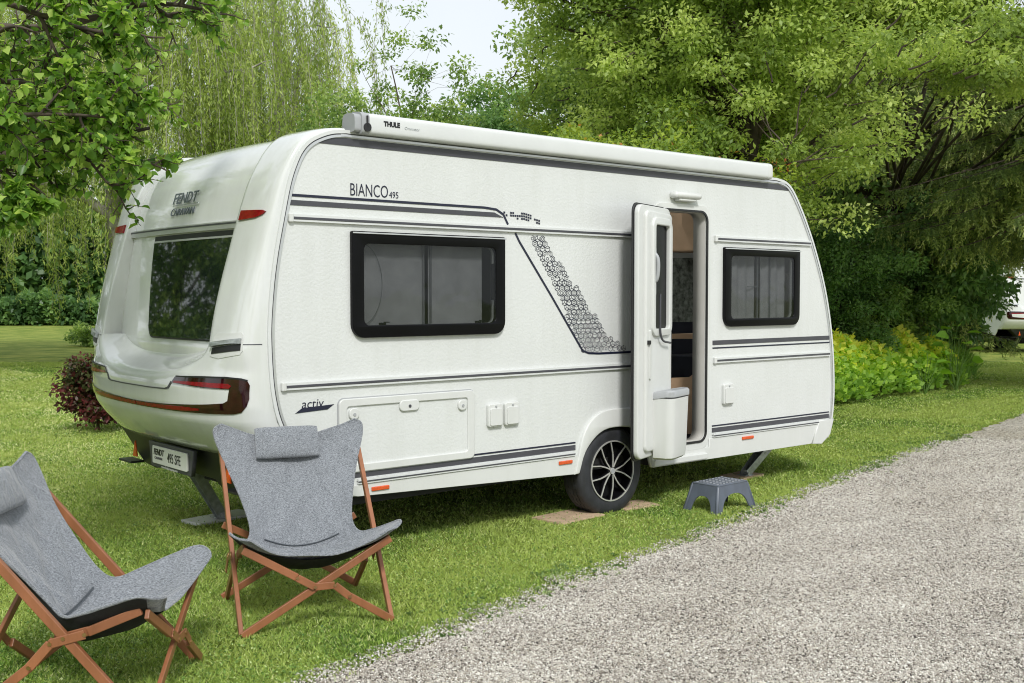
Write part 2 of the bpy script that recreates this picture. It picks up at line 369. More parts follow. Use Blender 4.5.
def gravel_mat(name='gravel', attr=False):
    m, n, b = newmat(name); N_ = n.nodes; Lk = n.links
    cr = N_.new('ShaderNodeValToRGB'); els = cr.color_ramp.elements
    cols = [(0,(.055,.048,.042)),(.18,(.17,.145,.12)),(.4,(.40,.362,.31)),(.62,(.58,.54,.475)),(.85,(.72,.685,.61)),(1,(.80,.78,.72))]
    for i,(p,c) in enumerate(cols):
        if not attr: c = tuple(min(.9, v*1.2) for v in c)
        e = els[i] if i < 2 else els.new(p); e.position = p; e.color = (*c,1)
    b.inputs['Roughness'].default_value = .8
    if attr:
        a = N_.new('ShaderNodeAttribute'); a.attribute_name = 'rnd'; Lk.new(a.outputs['Fac'], cr.inputs['Fac']); Lk.new(cr.outputs[0], b.inputs['Base Color'])
    else:
        tc = N_.new('ShaderNodeTexCoord')
        v = N_.new('ShaderNodeTexVoronoi'); v.inputs['Scale'].default_value = 78; Lk.new(tc.outputs['Object'], v.inputs['Vector'])
        sp = N_.new('ShaderNodeSeparateColor'); Lk.new(v.outputs['Color'], sp.inputs[0]); Lk.new(sp.outputs[0], cr.inputs['Fac'])
        dr = N_.new('ShaderNodeValToRGB'); dr.color_ramp.elements[0].position = .45; dr.color_ramp.elements[0].color = (1,1,1,1); dr.color_ramp.elements[1].position = .8; dr.color_ramp.elements[1].color = (.68,.65,.6,1)
        Lk.new(v.outputs['Distance'], dr.inputs['Fac'])
        mu = N_.new('ShaderNodeMixRGB'); mu.blend_type = 'MULTIPLY'; mu.inputs[0].default_value = 1; Lk.new(cr.outputs[0], mu.inputs[1]); Lk.new(dr.outputs[0], mu.inputs[2])
        nz = N_.new('ShaderNodeTexNoise'); nz.inputs['Scale'].default_value = .7; nz.inputs['Detail'].default_value = 4; Lk.new(tc.outputs['Object'], nz.inputs['Vector'])
        r3 = N_.new('ShaderNodeValToRGB'); r3.color_ramp.elements[0].position = .35; r3.color_ramp.elements[0].color = (.88,.85,.80,1); r3.color_ramp.elements[1].position = .6; r3.color_ramp.elements[1].color = (1,1,1,1)
        Lk.new(nz.outputs['Fac'], r3.inputs['Fac'])
        m2 = N_.new('ShaderNodeMixRGB'); m2.blend_type = 'MULTIPLY'; m2.inputs[0].default_value = 1; Lk.new(mu.outputs[0], m2.inputs[1]); Lk.new(r3.outputs[0], m2.inputs[2])
        Lk.new(m2.outputs[0], b.inputs['Base Color'])
        bp = N_.new('ShaderNodeBump'); bp.inputs['Strength'].default_value = 1; bp.inputs['Distance'].default_value = .012; bp.invert = True
        Lk.new(v.outputs['Distance'], bp.inputs['Height']); Lk.new(bp.outputs[0], b.inputs['Normal'])
    return m
bm = bmesh.new()
xs_ = [-400,-60,-20,-10]+list(np.arange(-8,16,.5))+[18,22,30,60,150,400]; ys_ = [-400,-60,-20]+list(np.arange(-10,12,.5))+[14,18,30,60,150,400]
grid(bm, [[(x, y, .012*wob(x*.3, y*.3) if -8 < x < 16 and -9 < y < 12 else 0) for x in xs_] for y in ys_])
tag(obj('lawn', bm, lawn_mat(), smooth=180), kind='structure')
bm = bmesh.new(); gx = np.concatenate([np.arange(-30,-5,1.), np.arange(-5,14,.06), np.arange(14,42,1.)])
rows = []
for x in gx:
    y1 = edge_y(x)+.055*wob(x*2.3, 0)+.03*wob(x*9, 3); y0 = edge_y(x)-5.4
    rows.append([(x, y0+(y1-y0)*t, (.024 if t < .985 else .014)) for t in (0,.3,.6,.8,.9,.96,.985,1)])
grid(bm, rows); tag(obj('gravel_drive', bm, gravel_mat(), smooth=180), kind='structure')

def cam_Z(P): return (P[:,0]-CAMP.x)*CF.x+(P[:,1]-CAMP.y)*CF.y
def cam_X(P): return (P[:,0]-CAMP.x)*CR.x+(P[:,1]-CAMP.y)*CR.y
def scatter(n, z0, z1, pw, wide=.52):
    """n ground points in the view wedge from z0 to z1, density falling with distance as Z^-pw"""
    u = rng.random(n); e = 2-pw
    Z = (z0**e+u*(z1**e-z0**e))**(1/e) if abs(e) > 1e-6 else z0*(z1/z0)**u
    X = (rng.random(n)*2-1)*(Z*wide+.3)
    P = np.array([CAMP.x, CAMP.y, 0])+Z[:,None]*np.array([CF.x, CF.y, 0])+X[:,None]*np.array([CR.x, CR.y, 0]); return P, Z
# gravel stones: real pebbles near the camera
P, Z = scatter(560000, 3.9, 12, 1.6)
d = edge_y(P[:,0])-P[:,1]; jit = .055*wob(P[:,0]*2.3, 0)
keep = (d > -.14+rng.random(len(P))**2*.30-.02-jit) & (d < 5.2); P, Z, d = P[keep], Z[keep], d[keep]
n = len(P); s = .0030+.0042*rng.random(n)**1.8; s *= (1+np.maximum(0, Z-6)*.06)
O = np.array([[1,0,0],[-1,0,0],[0,1,0],[0,-1,0],[0,0,1],[0,0,-1]], float)
ang = rng.random(n)*2*PI; ca, sa = np.cos(ang), np.sin(ang)
V = O[None]*(s[:,None]*rng.uniform(.65,1.35,(n,3)))[:,None,:]*np.array([1,1,.75]); V = V+rng.normal(size=V.shape)*s[:,None,None]*.28
V = np.stack([V[...,0]*ca[:,None]-V[...,1]*sa[:,None], V[...,0]*sa[:,None]+V[...,1]*ca[:,None], V[...,2]], -1)
base = np.where(d > .1, .026, .014)+.004*rng.random(n)
V += np.stack([P[:,0], P[:,1], base], 1)[:,None]
FO = np.array([[0,2,4],[2,1,4],[1,3,4],[3,0,4],[2,0,5],[1,2,5],[3,1,5],[0,3,5]])
F = (np.arange(n)[:,None,None]*6+FO[None]).reshape(-1,3)
me = np_mesh('gravel_stones', V.reshape(-1,3), F, np.repeat(np.clip(rng.normal(.56,.24,n)+.10*wob(P[:,0]*.5, d*2.1),0,1), 6))
tag(mesh_obj('gravel_stones', me, gravel_mat('gravel_stone', True)), 'loose pale grey and brown gravel stones covering the drive', 'gravel', kind='stuff')
# grass blades
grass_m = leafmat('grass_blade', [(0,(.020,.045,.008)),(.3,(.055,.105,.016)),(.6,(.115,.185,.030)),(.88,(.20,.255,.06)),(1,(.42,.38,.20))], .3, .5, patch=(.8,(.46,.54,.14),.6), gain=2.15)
P, Z = scatter(900000, 3.9, 26, 1.75)
d = P[:,1]-edge_y(P[:,0]); jit = .07*wob(P[:,0]*2.3, 1)+.05*wob(P[:,0]*6, P[:,1]*5)
keep = (d > rng.normal(.05,.055,len(P))+jit); P, Z = P[keep], Z[keep]
under = (P[:,0] > .2)&(P[:,0] < 5.2)&(P[:,1] > .5)&(P[:,1] < 2.4); brd = np.zeros(len(P), bool)
for (bx, by, hx, hy) in ((2.36,.10,.25,.17),(3.03,.10,.19,.14),(.42,1.70,.27,.13),(4.76,.40,.19,.14)): brd |= (abs(P[:,0]-bx) < hx)&(abs(P[:,1]-by) < hy)
keep = (~under | (rng.random(len(P)) < .4)) & ~brd; P, Z = P[keep], Z[keep]
n = len(P); H = (.016+.021*rng.random(n))*(1+.35*wob(P[:,0]*1.7, P[:,1]*1.9)); Wd = (.0028+.0016*rng.random(n))*np.maximum(1, Z/6.5)
D = rng.normal(size=(n,3))*.95; D[:,2] = 1; D = unit(D); S = unit(np.cross(D, rng.normal(size=(n,3))))
P[:,2] = .004; V = np.stack([P-S*Wd[:,None], P+S*Wd[:,None], P+D*H[:,None]], 1).reshape(-1,3)
yellow_shift = np.clip((P[:,1]-edge_y(P[:,0])-3.2)/3, 0, 1)*(P[:,0] < 4)*.34  # moves blades on the open lawn towards the yellow end of the ramp
me = np_mesh('grass', V, np.arange(3*n).reshape(n,3), np.repeat(np.clip(rng.random(n)+yellow_shift*(.6+.5*wob(P[:,0]*.35, P[:,1]*.3)), 0, 1), 3))
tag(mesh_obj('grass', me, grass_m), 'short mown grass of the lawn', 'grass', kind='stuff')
# clover and small herbs growing in the lawn
P, Z = scatter(150000, 3.9, 13, 1.6); d = P[:,1]-edge_y(P[:,0]); keep = (d > .05+.08*rng.random(len(P)))&(wob(P[:,0]*.8, P[:,1]*.9)+rng.normal(size=len(P))*.5 > -.1); P, Z = P[keep], Z[keep]; n = len(P)
P[:,2] = .010+.016*rng.random(n); D = rng.normal(size=(n,3)); D[:,2] *= .35; D = unit(D); L = (.007+.009*rng.random(n))*np.maximum(1, Z/8); N_ = rng.normal(size=(n,3))*.5; N_[:,2] += 1
V, F, r = leaves(P, D, L, L*.8, N=N_)
tag(mesh_obj('clover', np_mesh('clover', V, F, r), leafmat('clover_leaf', [(0,(.03,.075,.012)),(.5,(.09,.16,.03)),(.9,(.19,.26,.07)),(1,(.40,.45,.22))], .25, .45, gain=1.8)), 'small clover leaves growing through the lawn grass', 'clover', kind='stuff')
# weeds along the gravel edge
x = rng.uniform(-1.6, 9, 1500); k_ = np.sin(x*2.3)+np.sin(x*5.1+1)+rng.normal(size=1500)*.9 > .2; x = x[k_]; n0 = len(x)
y = edge_y(x)+rng.normal(.06,.13,n0)+.08*wob(x*2.1, 0); nb = 7
P = np.repeat(np.stack([x, y, np.full(n0,.012)],1), nb, 0); n = len(P)
D = rng.normal(size=(n,3)); D[:,2] = abs(D[:,2])*.5+.25; D = unit(D); sz = np.repeat(rng.uniform(.010,.032,n0), nb)
V, F, r = leaves(P, D, sz, sz*rng.uniform(.35,.6,n), rnd=np.repeat(rng.random(n0), nb))
me = np_mesh('edge_weeds', V, F, r)
tag(mesh_obj('edge_weeds', me, leafmat('weed_leaf', [(0,(.05,.09,.025)),(.5,(.11,.165,.05)),(1,(.22,.27,.12))], .3, .6, gain=1.7)), 'small broad-leaved weeds creeping over the gravel edge', 'weeds', kind='stuff')
#@@CARAVAN
# ==================================================================== CARAVAN
YC = 1.18; CX0 = Vector((2.7, YC, 0))
caravan = empty('caravan', CX0)
tag(caravan, 'white touring caravan with its side door open, standing on the lawn beside the gravel', 'caravan', 'white touring caravans')
def cp(name, bm, m, parent=None, smooth=None):
    return obj(name, bm, m, parent or caravan, smooth, shift=-CX0)
def sp(px, py, y=0.):
    r = at(px, py, 1)-CAMP; t = (y-CAMP.y)/r.y; q = CAMP+r*t; return (q.x, q.z)
def xp_(px, py, x):
    r = at(px, py, 1)-CAMP; t = (x-CAMP.x)/r.x; q = CAMP+r*t; return (q.y, q.z)
rear_c = [(.36,.40),(.24,.50),(.165,.61),(.105,.713),(.02,.80),(-.03,.90),(-.06,1.02),(-.076,1.15),(-.085,1.33),(-.083,1.47),(-.063,1.69),(-.035,1.87),(0.0,2.04),(.045,2.243),(.085,2.36),(.131,2.449),(.19,2.51),(.264,2.55),(.345,2.577),(.434,2.588)]
front_c = [(4.66,2.592),(4.789,2.571),(4.89,2.51),(5.008,2.37),(5.13,2.19),(5.238,2.0),(5.36,1.74),(5.449,1.477),(5.51,1.2),(5.539,.936),(5.545,.7),(5.517,.485),(5.47,.40),(5.36,.315)]
rc = [tuple(p) for p in catmull(rear_c, 4)]; fc = [tuple(p) for p in catmull(front_c, 4)]
arch_in = [(3.14,.30),(3.06,.52),(2.97,.60),(2.88,.63),(2.72,.642),(2.60,.628),(2.50,.575),(2.41,.48),(2.355,.34)]
arch_in = [tuple(p) for p in catmull(arch_in, 4)]
wall_out = rc+fc+[(3.8,.30)]+arch_in+[(.5,.395)]
W1o = rrect(.462,1.355,1.655,1.997,0,6,(.085,.085,.012,.012)); W1i = rrect(.545,1.43,1.575,1.925,.04)
W2o = rrect(3.965,1.355,4.98,1.997,0,6,(.085,.085,.012,.012)); W2i = rrect(4.045,1.42,4.90,1.93,.04)
DO = rrect(3.20,.455,3.75,2.262,.075)
cp('side_wall', plate(wall_out, [W1i, W2i, DO], .03, 0, side_X(.0151)), M['stucco'])
far_out = wall_out[:]
Xf = Matrix(((1,0,0,0),(0,0,1,2.345),(0,1,0,0),(0,0,0,1)))
o = cp('side_wall', plate(far_out, [], .03, 0, Xf), M['stucco']); o['label'] = 'plain white side wall without windows'
# ---- edge trim ribbons following the outline
def ribbon(poly, a, b, y0, y1):
    bm = bmesh.new(); P = [Vector((p[0], p[1])) for p in poly]; rows = []
    for i, p in enumerate(P):
        d = (P[min(i+1,len(P)-1)]-P[max(i-1,0)]).normalized(); n_ = Vector((d.y, -d.x))
        A, B = p+n_*a, p+n_*b
        rows.append([(A.x,y1,A.y),(A.x,y0,A.y),(B.x,y0,B.y),(B.x,y1,B.y)])
    grid(bm, rows); bm.faces.new([bm.verts.new(c) for c in rows[0]]); bm.faces.new([bm.verts.new(c) for c in rows[-1]])
    bmesh.ops.remove_doubles(bm, verts=bm.verts, dist=1e-6); return bm
line = rc+fc
cp('edge_trim', ribbon(line, -.004, .016, -.012, .004), M['whitemet'], smooth=40)
cp('edge_trim', ribbon(line, .0165, .0225, -.007, .002), M['greytrim'], smooth=40)
cp('edge_trim', ribbon(line, .023, .038, -.010, .002), M['alu'], smooth=40)
# ---- rear shells
SH = np.array([(-.084,1.34,-.295,1.34),(-.083,1.5,-.265,1.5),(-.063,1.69,-.215,1.7),(-.035,1.87,-.165,1.87),(0.0,2.04,-.115,2.04),(.045,2.243,-.045,2.25),(.085,2.36,.02,2.38),(.131,2.449,.085,2.48),(.19,2.51,.155,2.55),(.264,2.55,.24,2.59),(.345,2.577,.33,2.61),(.434,2.588,.43,2.62)])
SHs = np.array(catmull(SH, 4))
def sup(a, n=4.5):
    c = -math.cos(a); return YC+YC*math.copysign(abs(c)**(2/n), c), abs(math.sin(a))**(2/n)
def shell_pt(a, row, off=0):
    y, g = sup(a); xs, zs, xc, zc = row
    return Vector((xs+(xc-xs)*g, y, zs+(zc-zs)*g))
def shell_az(a, z, off=.004):
    i = np.interp(z, SHs[:,1]*.5+SHs[:,3]*.5, np.arange(len(SHs))); r0 = SHs[int(i)]; r1 = SHs[min(int(i)+1, len(SHs)-1)]; f_ = i-int(i)
    row = r0*(1-f_)+r1*f_; p = shell_pt(a, row); q = shell_pt(a+.01, row); t_ = (q-p).normalized(); n_ = Vector((0,0,1)).cross(t_)
    if n_.x > 0: n_ = -n_
    return p+n_*off
AC = 1.075
for side in (0, 1):
    bm = bmesh.new(); rows = []
    for row in SHs:
        r = [shell_pt(a, row) for a in list(np.linspace(0,.3,8))+list(np.linspace(.36, AC, 18))]
        e = r[-1]; top = min(1, max(0, (2.62-row[3])/.5))
        r += [e+Vector((.006,.010,0)), e+Vector((.03+.15*top,.016,-.03*(1-top)))]
        if side: r = [Vector((p.x, 2*YC-p.y, p.z)) for p in r]
        rows.append(r)
    grid(bm, rows); cp('rear_column', bm, M['gel'], smooth=50)
PP = np.array([(-.19,1.22),(-.185,1.35),(-.135,1.7),(-.078,2.03),(-.02,2.25),(.045,2.40),(.12,2.50),(.235,2.572),(.43,2.612)])
PPs = np.array(catmull(PP, 5))
def panel_pt(t, row): return Vector((row[0]+.03*(t/.85)**2, YC+t, row[1]-.01*(t/.85)**2))
bm = bmesh.new(); grid(bm, [[panel_pt(t, r) for t in np.linspace(-.90,.90,24)] for r in PPs]); cp('rear_panel', bm, M['gel'], smooth=50)
# bumper with the shelf scooped out of it
PZ=[.60,.66,.72,.80,.88,.97,1.06,1.15,1.25,1.345]
PXS=[.20,.155,.10,.02,-.03,-.055,-.068,-.075,-.08,-.085]
PXC=[-.05,-.17,-.235,-.31,-.365,-.385,-.385,-.375,-.33,-.295]
def sstep(x): x = min(1, max(0, x)); return x*x*(3-2*x)
def bumper_pt(a, z, off=0):
    y, g = sup(a, 3.0+1.5*sstep((z-1.16)/.18)); xs = np.interp(z, PZ, PXS); xc = np.interp(z, PZ, PXC); x = xs+(xc-xs)*g
    t = abs(y-YC); zl = 1.105+.15*(t/.84)**3
    k = sstep((.86-t)/.10)*sstep((z-zl)/.15)
    xpz = np.interp(z, PP[:,1], PP[:,0])+.004+.03*(t/.85)**2
    x = x*(1-k)+(xpz if z > 1.2 else -.19)*k
    p = Vector((x, y, z))
    if off:
        q = bumper_pt(min(a+.02, PI), z); q2 = bumper_pt(a, z+.01)
        n_ = (q-p).cross(q2-p).normalized()
        if n_.x > 0 and abs(n_.x) > .02: n_ = -n_
        if abs(n_.x) <= .02: n_ = Vector((0, -1 if a < 1.57 else 1, 0))
        p = p+n_*off
    return p
bm = bmesh.new(); zz = list(np.linspace(.66,.86,7))+list(np.linspace(.885,1.345,34)); aa = list(np.linspace(0,.12,5))+list(np.linspace(.15,PI-.15,90))+list(np.linspace(PI-.12,PI,5))
rows = [[bumper_pt(a, .665)+Vector((.25,0,.0)) for a in aa]]+[[bumper_pt(a, z) for a in aa] for z in zz]
grid(bm, rows); bump_o = cp('rear_bumper', bm, M['gel'], smooth=60)
def az_decal(poly, fn, off, th, na=.03, nz_=.02):
    """flat (a,z) polygon cut into small facets and laid on the shell"""
    bm = bmesh.new(); V = [bm.verts.new((a, 0, z)) for a, z in poly]
    tri = tessellate_polygon([[Vector((a, z, 0)) for a, z in poly]])
    for t in tri:
        try: bm.faces.new([V[i] for i in t])
        except ValueError: pass
    a0, a1 = min(p[0] for p in poly), max(p[0] for p in poly); z0, z1 = min(p[1] for p in poly), max(p[1] for p in poly)
    for x in np.arange(a0+na, a1, na): bmesh.ops.bisect_plane(bm, geom=bm.verts[:]+bm.edges[:]+bm.faces[:], plane_co=(x,0,0), plane_no=(1,0,0))
    for z in np.arange(z0+nz_, z1, nz_): bmesh.ops.bisect_plane(bm, geom=bm.verts[:]+bm.edges[:]+bm.faces[:], plane_co=(0,0,z), plane_no=(0,0,1))
    ext = bmesh.ops.extrude_face_region(bm, geom=bm.faces[:]); top = {g for g in ext['geom'] if isinstance(g, bmesh.types.BMVert)}
    for v in bm.verts:
        a, z = v.co.x, v.co.z; v.co = fn(a, z, off if v in top else off-th)
    return bm
near = [(1.275,1.092),(1.234,1.13),(.9,1.139),(.57,1.143),(.36,1.138),(.269,1.13),(.235,1.105),(.25,1.03),(.30,.985),(.38,.952),(.497,.94),(.777,.935),(1.244,.925),(1.5708,.92),(1.5708,.95),(1.275,.965),(.881,.985),(.62,1.0),(.56,1.015),(.528,1.08),(.871,1.08)]
mir = lambda P: [(PI-a, z) for a, z in P][::-1]
for pl in (near, mir(near)):
    tl = cp('tail_light', az_decal(pl, bumper_pt, .006, .02), M['darkred'], smooth=30)
    mi_ = (lambda P: P) if pl is near else mir
    strip = mi_([(1.25,1.094),(1.235,1.106),(.9,1.112),(.55,1.112),(.50,1.10),(.53,1.085),(.88,1.086)])
    cp('light_strip', az_decal(strip, bumper_pt, .009, .006), M['red'], tl, 30)
    cp('reflector', az_decal(mi_([(1.57,.926),(1.57,.946),(1.15,.960),(.95,.958),(.95,.948),(1.15,.936)]), bumper_pt, .009, .006), M['red'], tl, 30)
    cp('rim_line', az_decal(mi_([(1.22,1.137),(.9,1.146),(.57,1.150),(.36,1.145),(.262,1.136),(.268,1.128),(.36,1.137),(.57,1.142),(.9,1.138),(1.22,1.129)]), bumper_pt, .010, .006), M['black'], tl, 30)
def a_of(y, n):
    t = (y-YC)/YC; return math.acos(max(-1, min(1, -math.copysign(abs(t)**(n/2), t))))
def shell_y(y, z, off=0): return shell_az(a_of(y, 4.5), z, off)
def rear_yz(y, z, off=0):
    return shell_y(y, z, off) if z > 1.34 else bumper_pt(a_of(y, 3.0+1.5*sstep((z-1.16)/.18)), z, off)
# engraved V line between the lamps
cp('panel_joint', az_decal([(1.27,1.095),(1.30,1.055),(1.34,1.047),(1.5,1.043),(1.64,1.043),(1.80,1.047),(1.84,1.055),(1.87,1.095),(1.86,1.10),(1.825,1.064),(1.80,1.055),(1.64,1.05),(1.5,1.05),(1.345,1.055),(1.315,1.064),(1.285,1.10)], bumper_pt, .003, .004), M['greytrim'])
for s in (0, 1):
    f_ = (lambda P: P) if not s else mir
    cp('column_joint', az_decal(f_([(.02,1.333),(.02,1.338),(1.06,1.338),(1.06,1.333)]), bumper_pt, .002, .004), M['greytrim'])
    my = (lambda P: P) if not s else (lambda P: [(2*YC-y, z) for y, z in P][::-1])
    hd = cp('grab_handle', az_decal(my([(.050,1.405),(.040,1.39),(.034,1.30),(.05,1.278),(.20,1.252),(.285,1.262),(.285,1.372),(.25,1.395)]), rear_yz, .004, .01, .02, .02), M['white'], smooth=30)
    cp('grip', az_decal(my([(.045,1.342),(.045,1.372),(.275,1.345),(.275,1.312)]), rear_yz, .028, .02, .02, .02), M['galv'], hd, 30)
    cp('grip_gap', az_decal(my([(.045,1.302),(.045,1.340),(.270,1.310),(.270,1.275)]), rear_yz, .008, .008, .02, .02), M['black'], hd, 30)
    cp('marker_light', az_decal(my([(.295,2.050),(.295,2.108),(.07,2.100),(.045,2.090),(.06,2.075),(.12,2.058)]), shell_y, .010, .02, .02, .02), M['red'], smooth=30)
# rear rail above the window
def rail(z, h, x_off, d, m, name='rear_rail'):
    bm = bmesh.new(); rows = []
    for t in np.linspace(-.87, .87, 24):
        x = np.interp(z, PPs[:,1], PPs[:,0])+.03*(t/.85)**2-x_off
        rows.append([(x+d,YC+t,z-h/2),(x,YC+t,z-h/2),(x,YC+t,z+h/2),(x+d,YC+t,z+h/2)])
    grid(bm, rows); bm.faces.new([bm.verts.new(c) for c in rows[0]]); bm.faces.new([bm.verts.new(c) for c in rows[-1]]); bmesh.ops.remove_doubles(bm, verts=bm.verts, dist=1e-6)
    return cp(name, bm, m)
rail(2.035,.045,.022,.03, M['alu']); rail(2.045,.010,.026,.03, M['greytrim'])
# rear window
RW = [(-1.545,1.985),(-.39,1.985)]+[(-.405,1.8),(-.435,1.6)]+[(-.455-.08+.08*math.cos(t), 1.42+.08*math.sin(t)) for t in np.linspace(0,-PI/2,7)]+[(-1.45+.09+.09*math.cos(t),1.43+.09*math.sin(t)) for t in np.linspace(-PI/2,-PI,7)]+[(-1.485,1.6),(-1.52,1.8)]
def inset(poly, d):
    c = [Vector(p) for p in poly]; n_ = len(c); outp = []
    area = sum(c[i].x*c[(i+1)%n_].y-c[(i+1)%n_].x*c[i].y for i in range(n_)); sg = 1 if area > 0 else -1
    for i in range(n_):
        e1 = (c[i]-c[i-1]).normalized(); e2 = (c[(i+1)%n_]-c[i]).normalized(); nn = Vector((-(e1+e2).y, (e1+e2).x)).normalized()*sg
        k = max(.5, nn.dot(Vector((-e1.y, e1.x))*sg)); outp.append(tuple(c[i]+nn*d/k))
    return outp
def panel_yz(y, z, off=0):
    t = y-YC; return Vector((np.interp(z, PPs[:,1], PPs[:,0])+.03*(t/.85)**2-off, y, z))
RWy = [(-p[0], p[1]) for p in RW]
def squeeze(P, d):
    cy_ = sum(p[0] for p in P)/len(P); cz_ = sum(p[1] for p in P)/len(P); return [(cy_+(p[0]-cy_)*(1-d/.55), cz_+(p[1]-cz_)*(1-d/.32)) for p in P]
wf = cp('rear_window', az_decal(squeeze(RWy, -.012), panel_yz, .010, .02, .08, .06), M['black'], smooth=30)
cp('pane', az_decal(squeeze(RWy, .012), panel_yz, .020, .012, .08, .06), M['rear_glass'], wf, 30)
cp('window_strip', az_decal([(1.52,1.958),(.41,1.958),(.41,1.970),(1.52,1.970)], panel_yz, .024, .006, .1, .1), M['alu'], wf)
# rear lettering
lx = lambda y, z, s, bold, txt, m, sh=0, sx=1: cp('lettering', text_bm(txt, s, Matrix.Translation((0,0,0)) @ Matrix(((0,.24,-1,-.041+.0),(-1,0,0,y),(0,1,0,z),(0,0,0,1))), bold, .0015, sh, sx), m)
lx(1.385, 2.212, .100, .0015, 'FENDT', M['badge'], .2, 1.18)
o = cp('lettering', plate([(-1.36,2.196),(-.97,2.196),(-.97,2.202),(-1.36,2.202)], [], .004, 0, Matrix(((0,.24,-1,-.046-.24*2.2),(-1,0,0,0),(0,1,0,0),(0,0,0,1)))), M['galv'])
cp('lettering', text_bm('CARAVAN', .068, Matrix(((0,.26,-1,-.062),(-1,0,0,1.375),(0,1,0,2.132),(0,0,0,1))), -.0005, .003, .1, 1.12), M['badge'])
# ---- roof, front
bm = bmesh.new(); rows = []
for x in np.linspace(.434, 4.66, 8):
    rows.append([(x, YC+t, 2.588+.035*(1-(abs(t)/YC)**4)) for t in np.linspace(-YC,YC,20)])
for (x, z) in fc[4:]:
    rows.append([(x+.10*(1-(abs(t)/YC)**6)*min(1,(2.6-z)*3), YC+t, z+.03*(1-(abs(t)/YC)**4)*max(0,1-(2.6-z)*4)) for t in np.linspace(-YC,YC,20)])
grid(bm, rows)
bmesh.ops.delete(bm, geom=[f for f in bm.faces if 2.7 < f.calc_center_median().x < 4.55 and .3 < f.calc_center_median().y < 2.06 and f.calc_center_median().z > 2.5], context='FACES')
cp('roof_and_front', bm, M['gel'], smooth=50)
# unseen oversized milky roof panel, added to let daylight into the interior
bm = bmesh.new(); box(bm, (3.62,1.18,2.65), (1.95,1.90,.05), bev=.02); cp('added_roof_light', bm, M['milky'])
bm = bmesh.new(); box(bm, (1.5,1.2,2.64), (.5,.5,.05), bev=.015); cp('roof_hatch', bm, M['bingrey'])
# ---- underbody, diffuser
bm = bmesh.new()
box(bm, (2.75,1.15,.37), (5.0,2.16,.08)); box(bm, (2.75,.55,.29), (4.6,.06,.10)); box(bm, (2.75,1.75,.29), (4.6,.06,.10)); box(bm, (2.72,1.15,.30), (.10,2.0,.10))
box(bm, (1.2,1.1,.28), (.9,.5,.12)); box(bm, (3.9,1.3,.27), (.6,.6,.14))
cp('chassis', bm, M['under'])
bm = plate([(-2.17,.672),(-2.02,.56),(-1.86,.44),(-1.66,.425),(-1.55,.47),(-.72,.47),(-.62,.40),(-.44,.40),(-.28,.56),(-.13,.672)], [], .16, .006, rear_X(-.02))
for v in bm.verts: v.co.x += (v.co.z-.67)*-.35*(-1) if False else (.67-v.co.z)*.25 - .03*math.cos((v.co.y-1.15)/1.15*1.5)
diff = cp('rear_valance', bm, M['black'], smooth=30)
bm = plate([(-1.46,.50),(-.84,.50),(-.80,.665),(-1.50,.665)], [], .03, .004, rear_X(-.150) @ Matrix.Translation((-.03,-.025,0))); cp('plate_recess', bm, M['greytrim'], diff)
for y_ in (2.0,.34):
    bm = bmesh.new(); box(bm, (-.10,y_,.445), (.10,.22,.015), bev=.004); cp('valance_fin', bm, M['black'], diff)
for s in (0, 1):
    t_ = [(-1.90,.49),(-1.83,.49),(-1.86,.60)] if s else [(-.47,.49),(-.40,.49),(-.44,.60)]
    cp('triangle_reflector', plate(t_, [], .012, .002, rear_X(-.125)), M['orange'], diff)
bm = plate(rrect(-1.41,.532,-.87,.648,.012), [], .012, .002, rear_X(-.172) @ Matrix.Translation((-.03,-.03,0))); npl = cp('number_plate', bm, M['plate'])
TX = lambda y, z: Matrix(((0,0,-1,-.1795),(-1,0,0,y+.03),(0,1,0,z-.03),(0,0,0,1)))
cp('lettering', text_bm('FENDT', .055, TX(1.385,.592), .0015, .001, .2, .95), M['black'], npl)
cp('lettering', text_bm('CARAVAN', .024, TX(1.37,.562), 0, .001, 0, 1.1), M['greytrim'], npl)
cp('lettering', text_bm('495 SFE', .088, TX(1.165,.560), .0005, .001, 0, .72), M['black'], npl)
cp('lettering', text_bm('www.fendt-caravan.com', .026, TX(1.29,.508) @ Matrix.Translation((0,0,-.012)), 0, .001), M['plate'], npl)
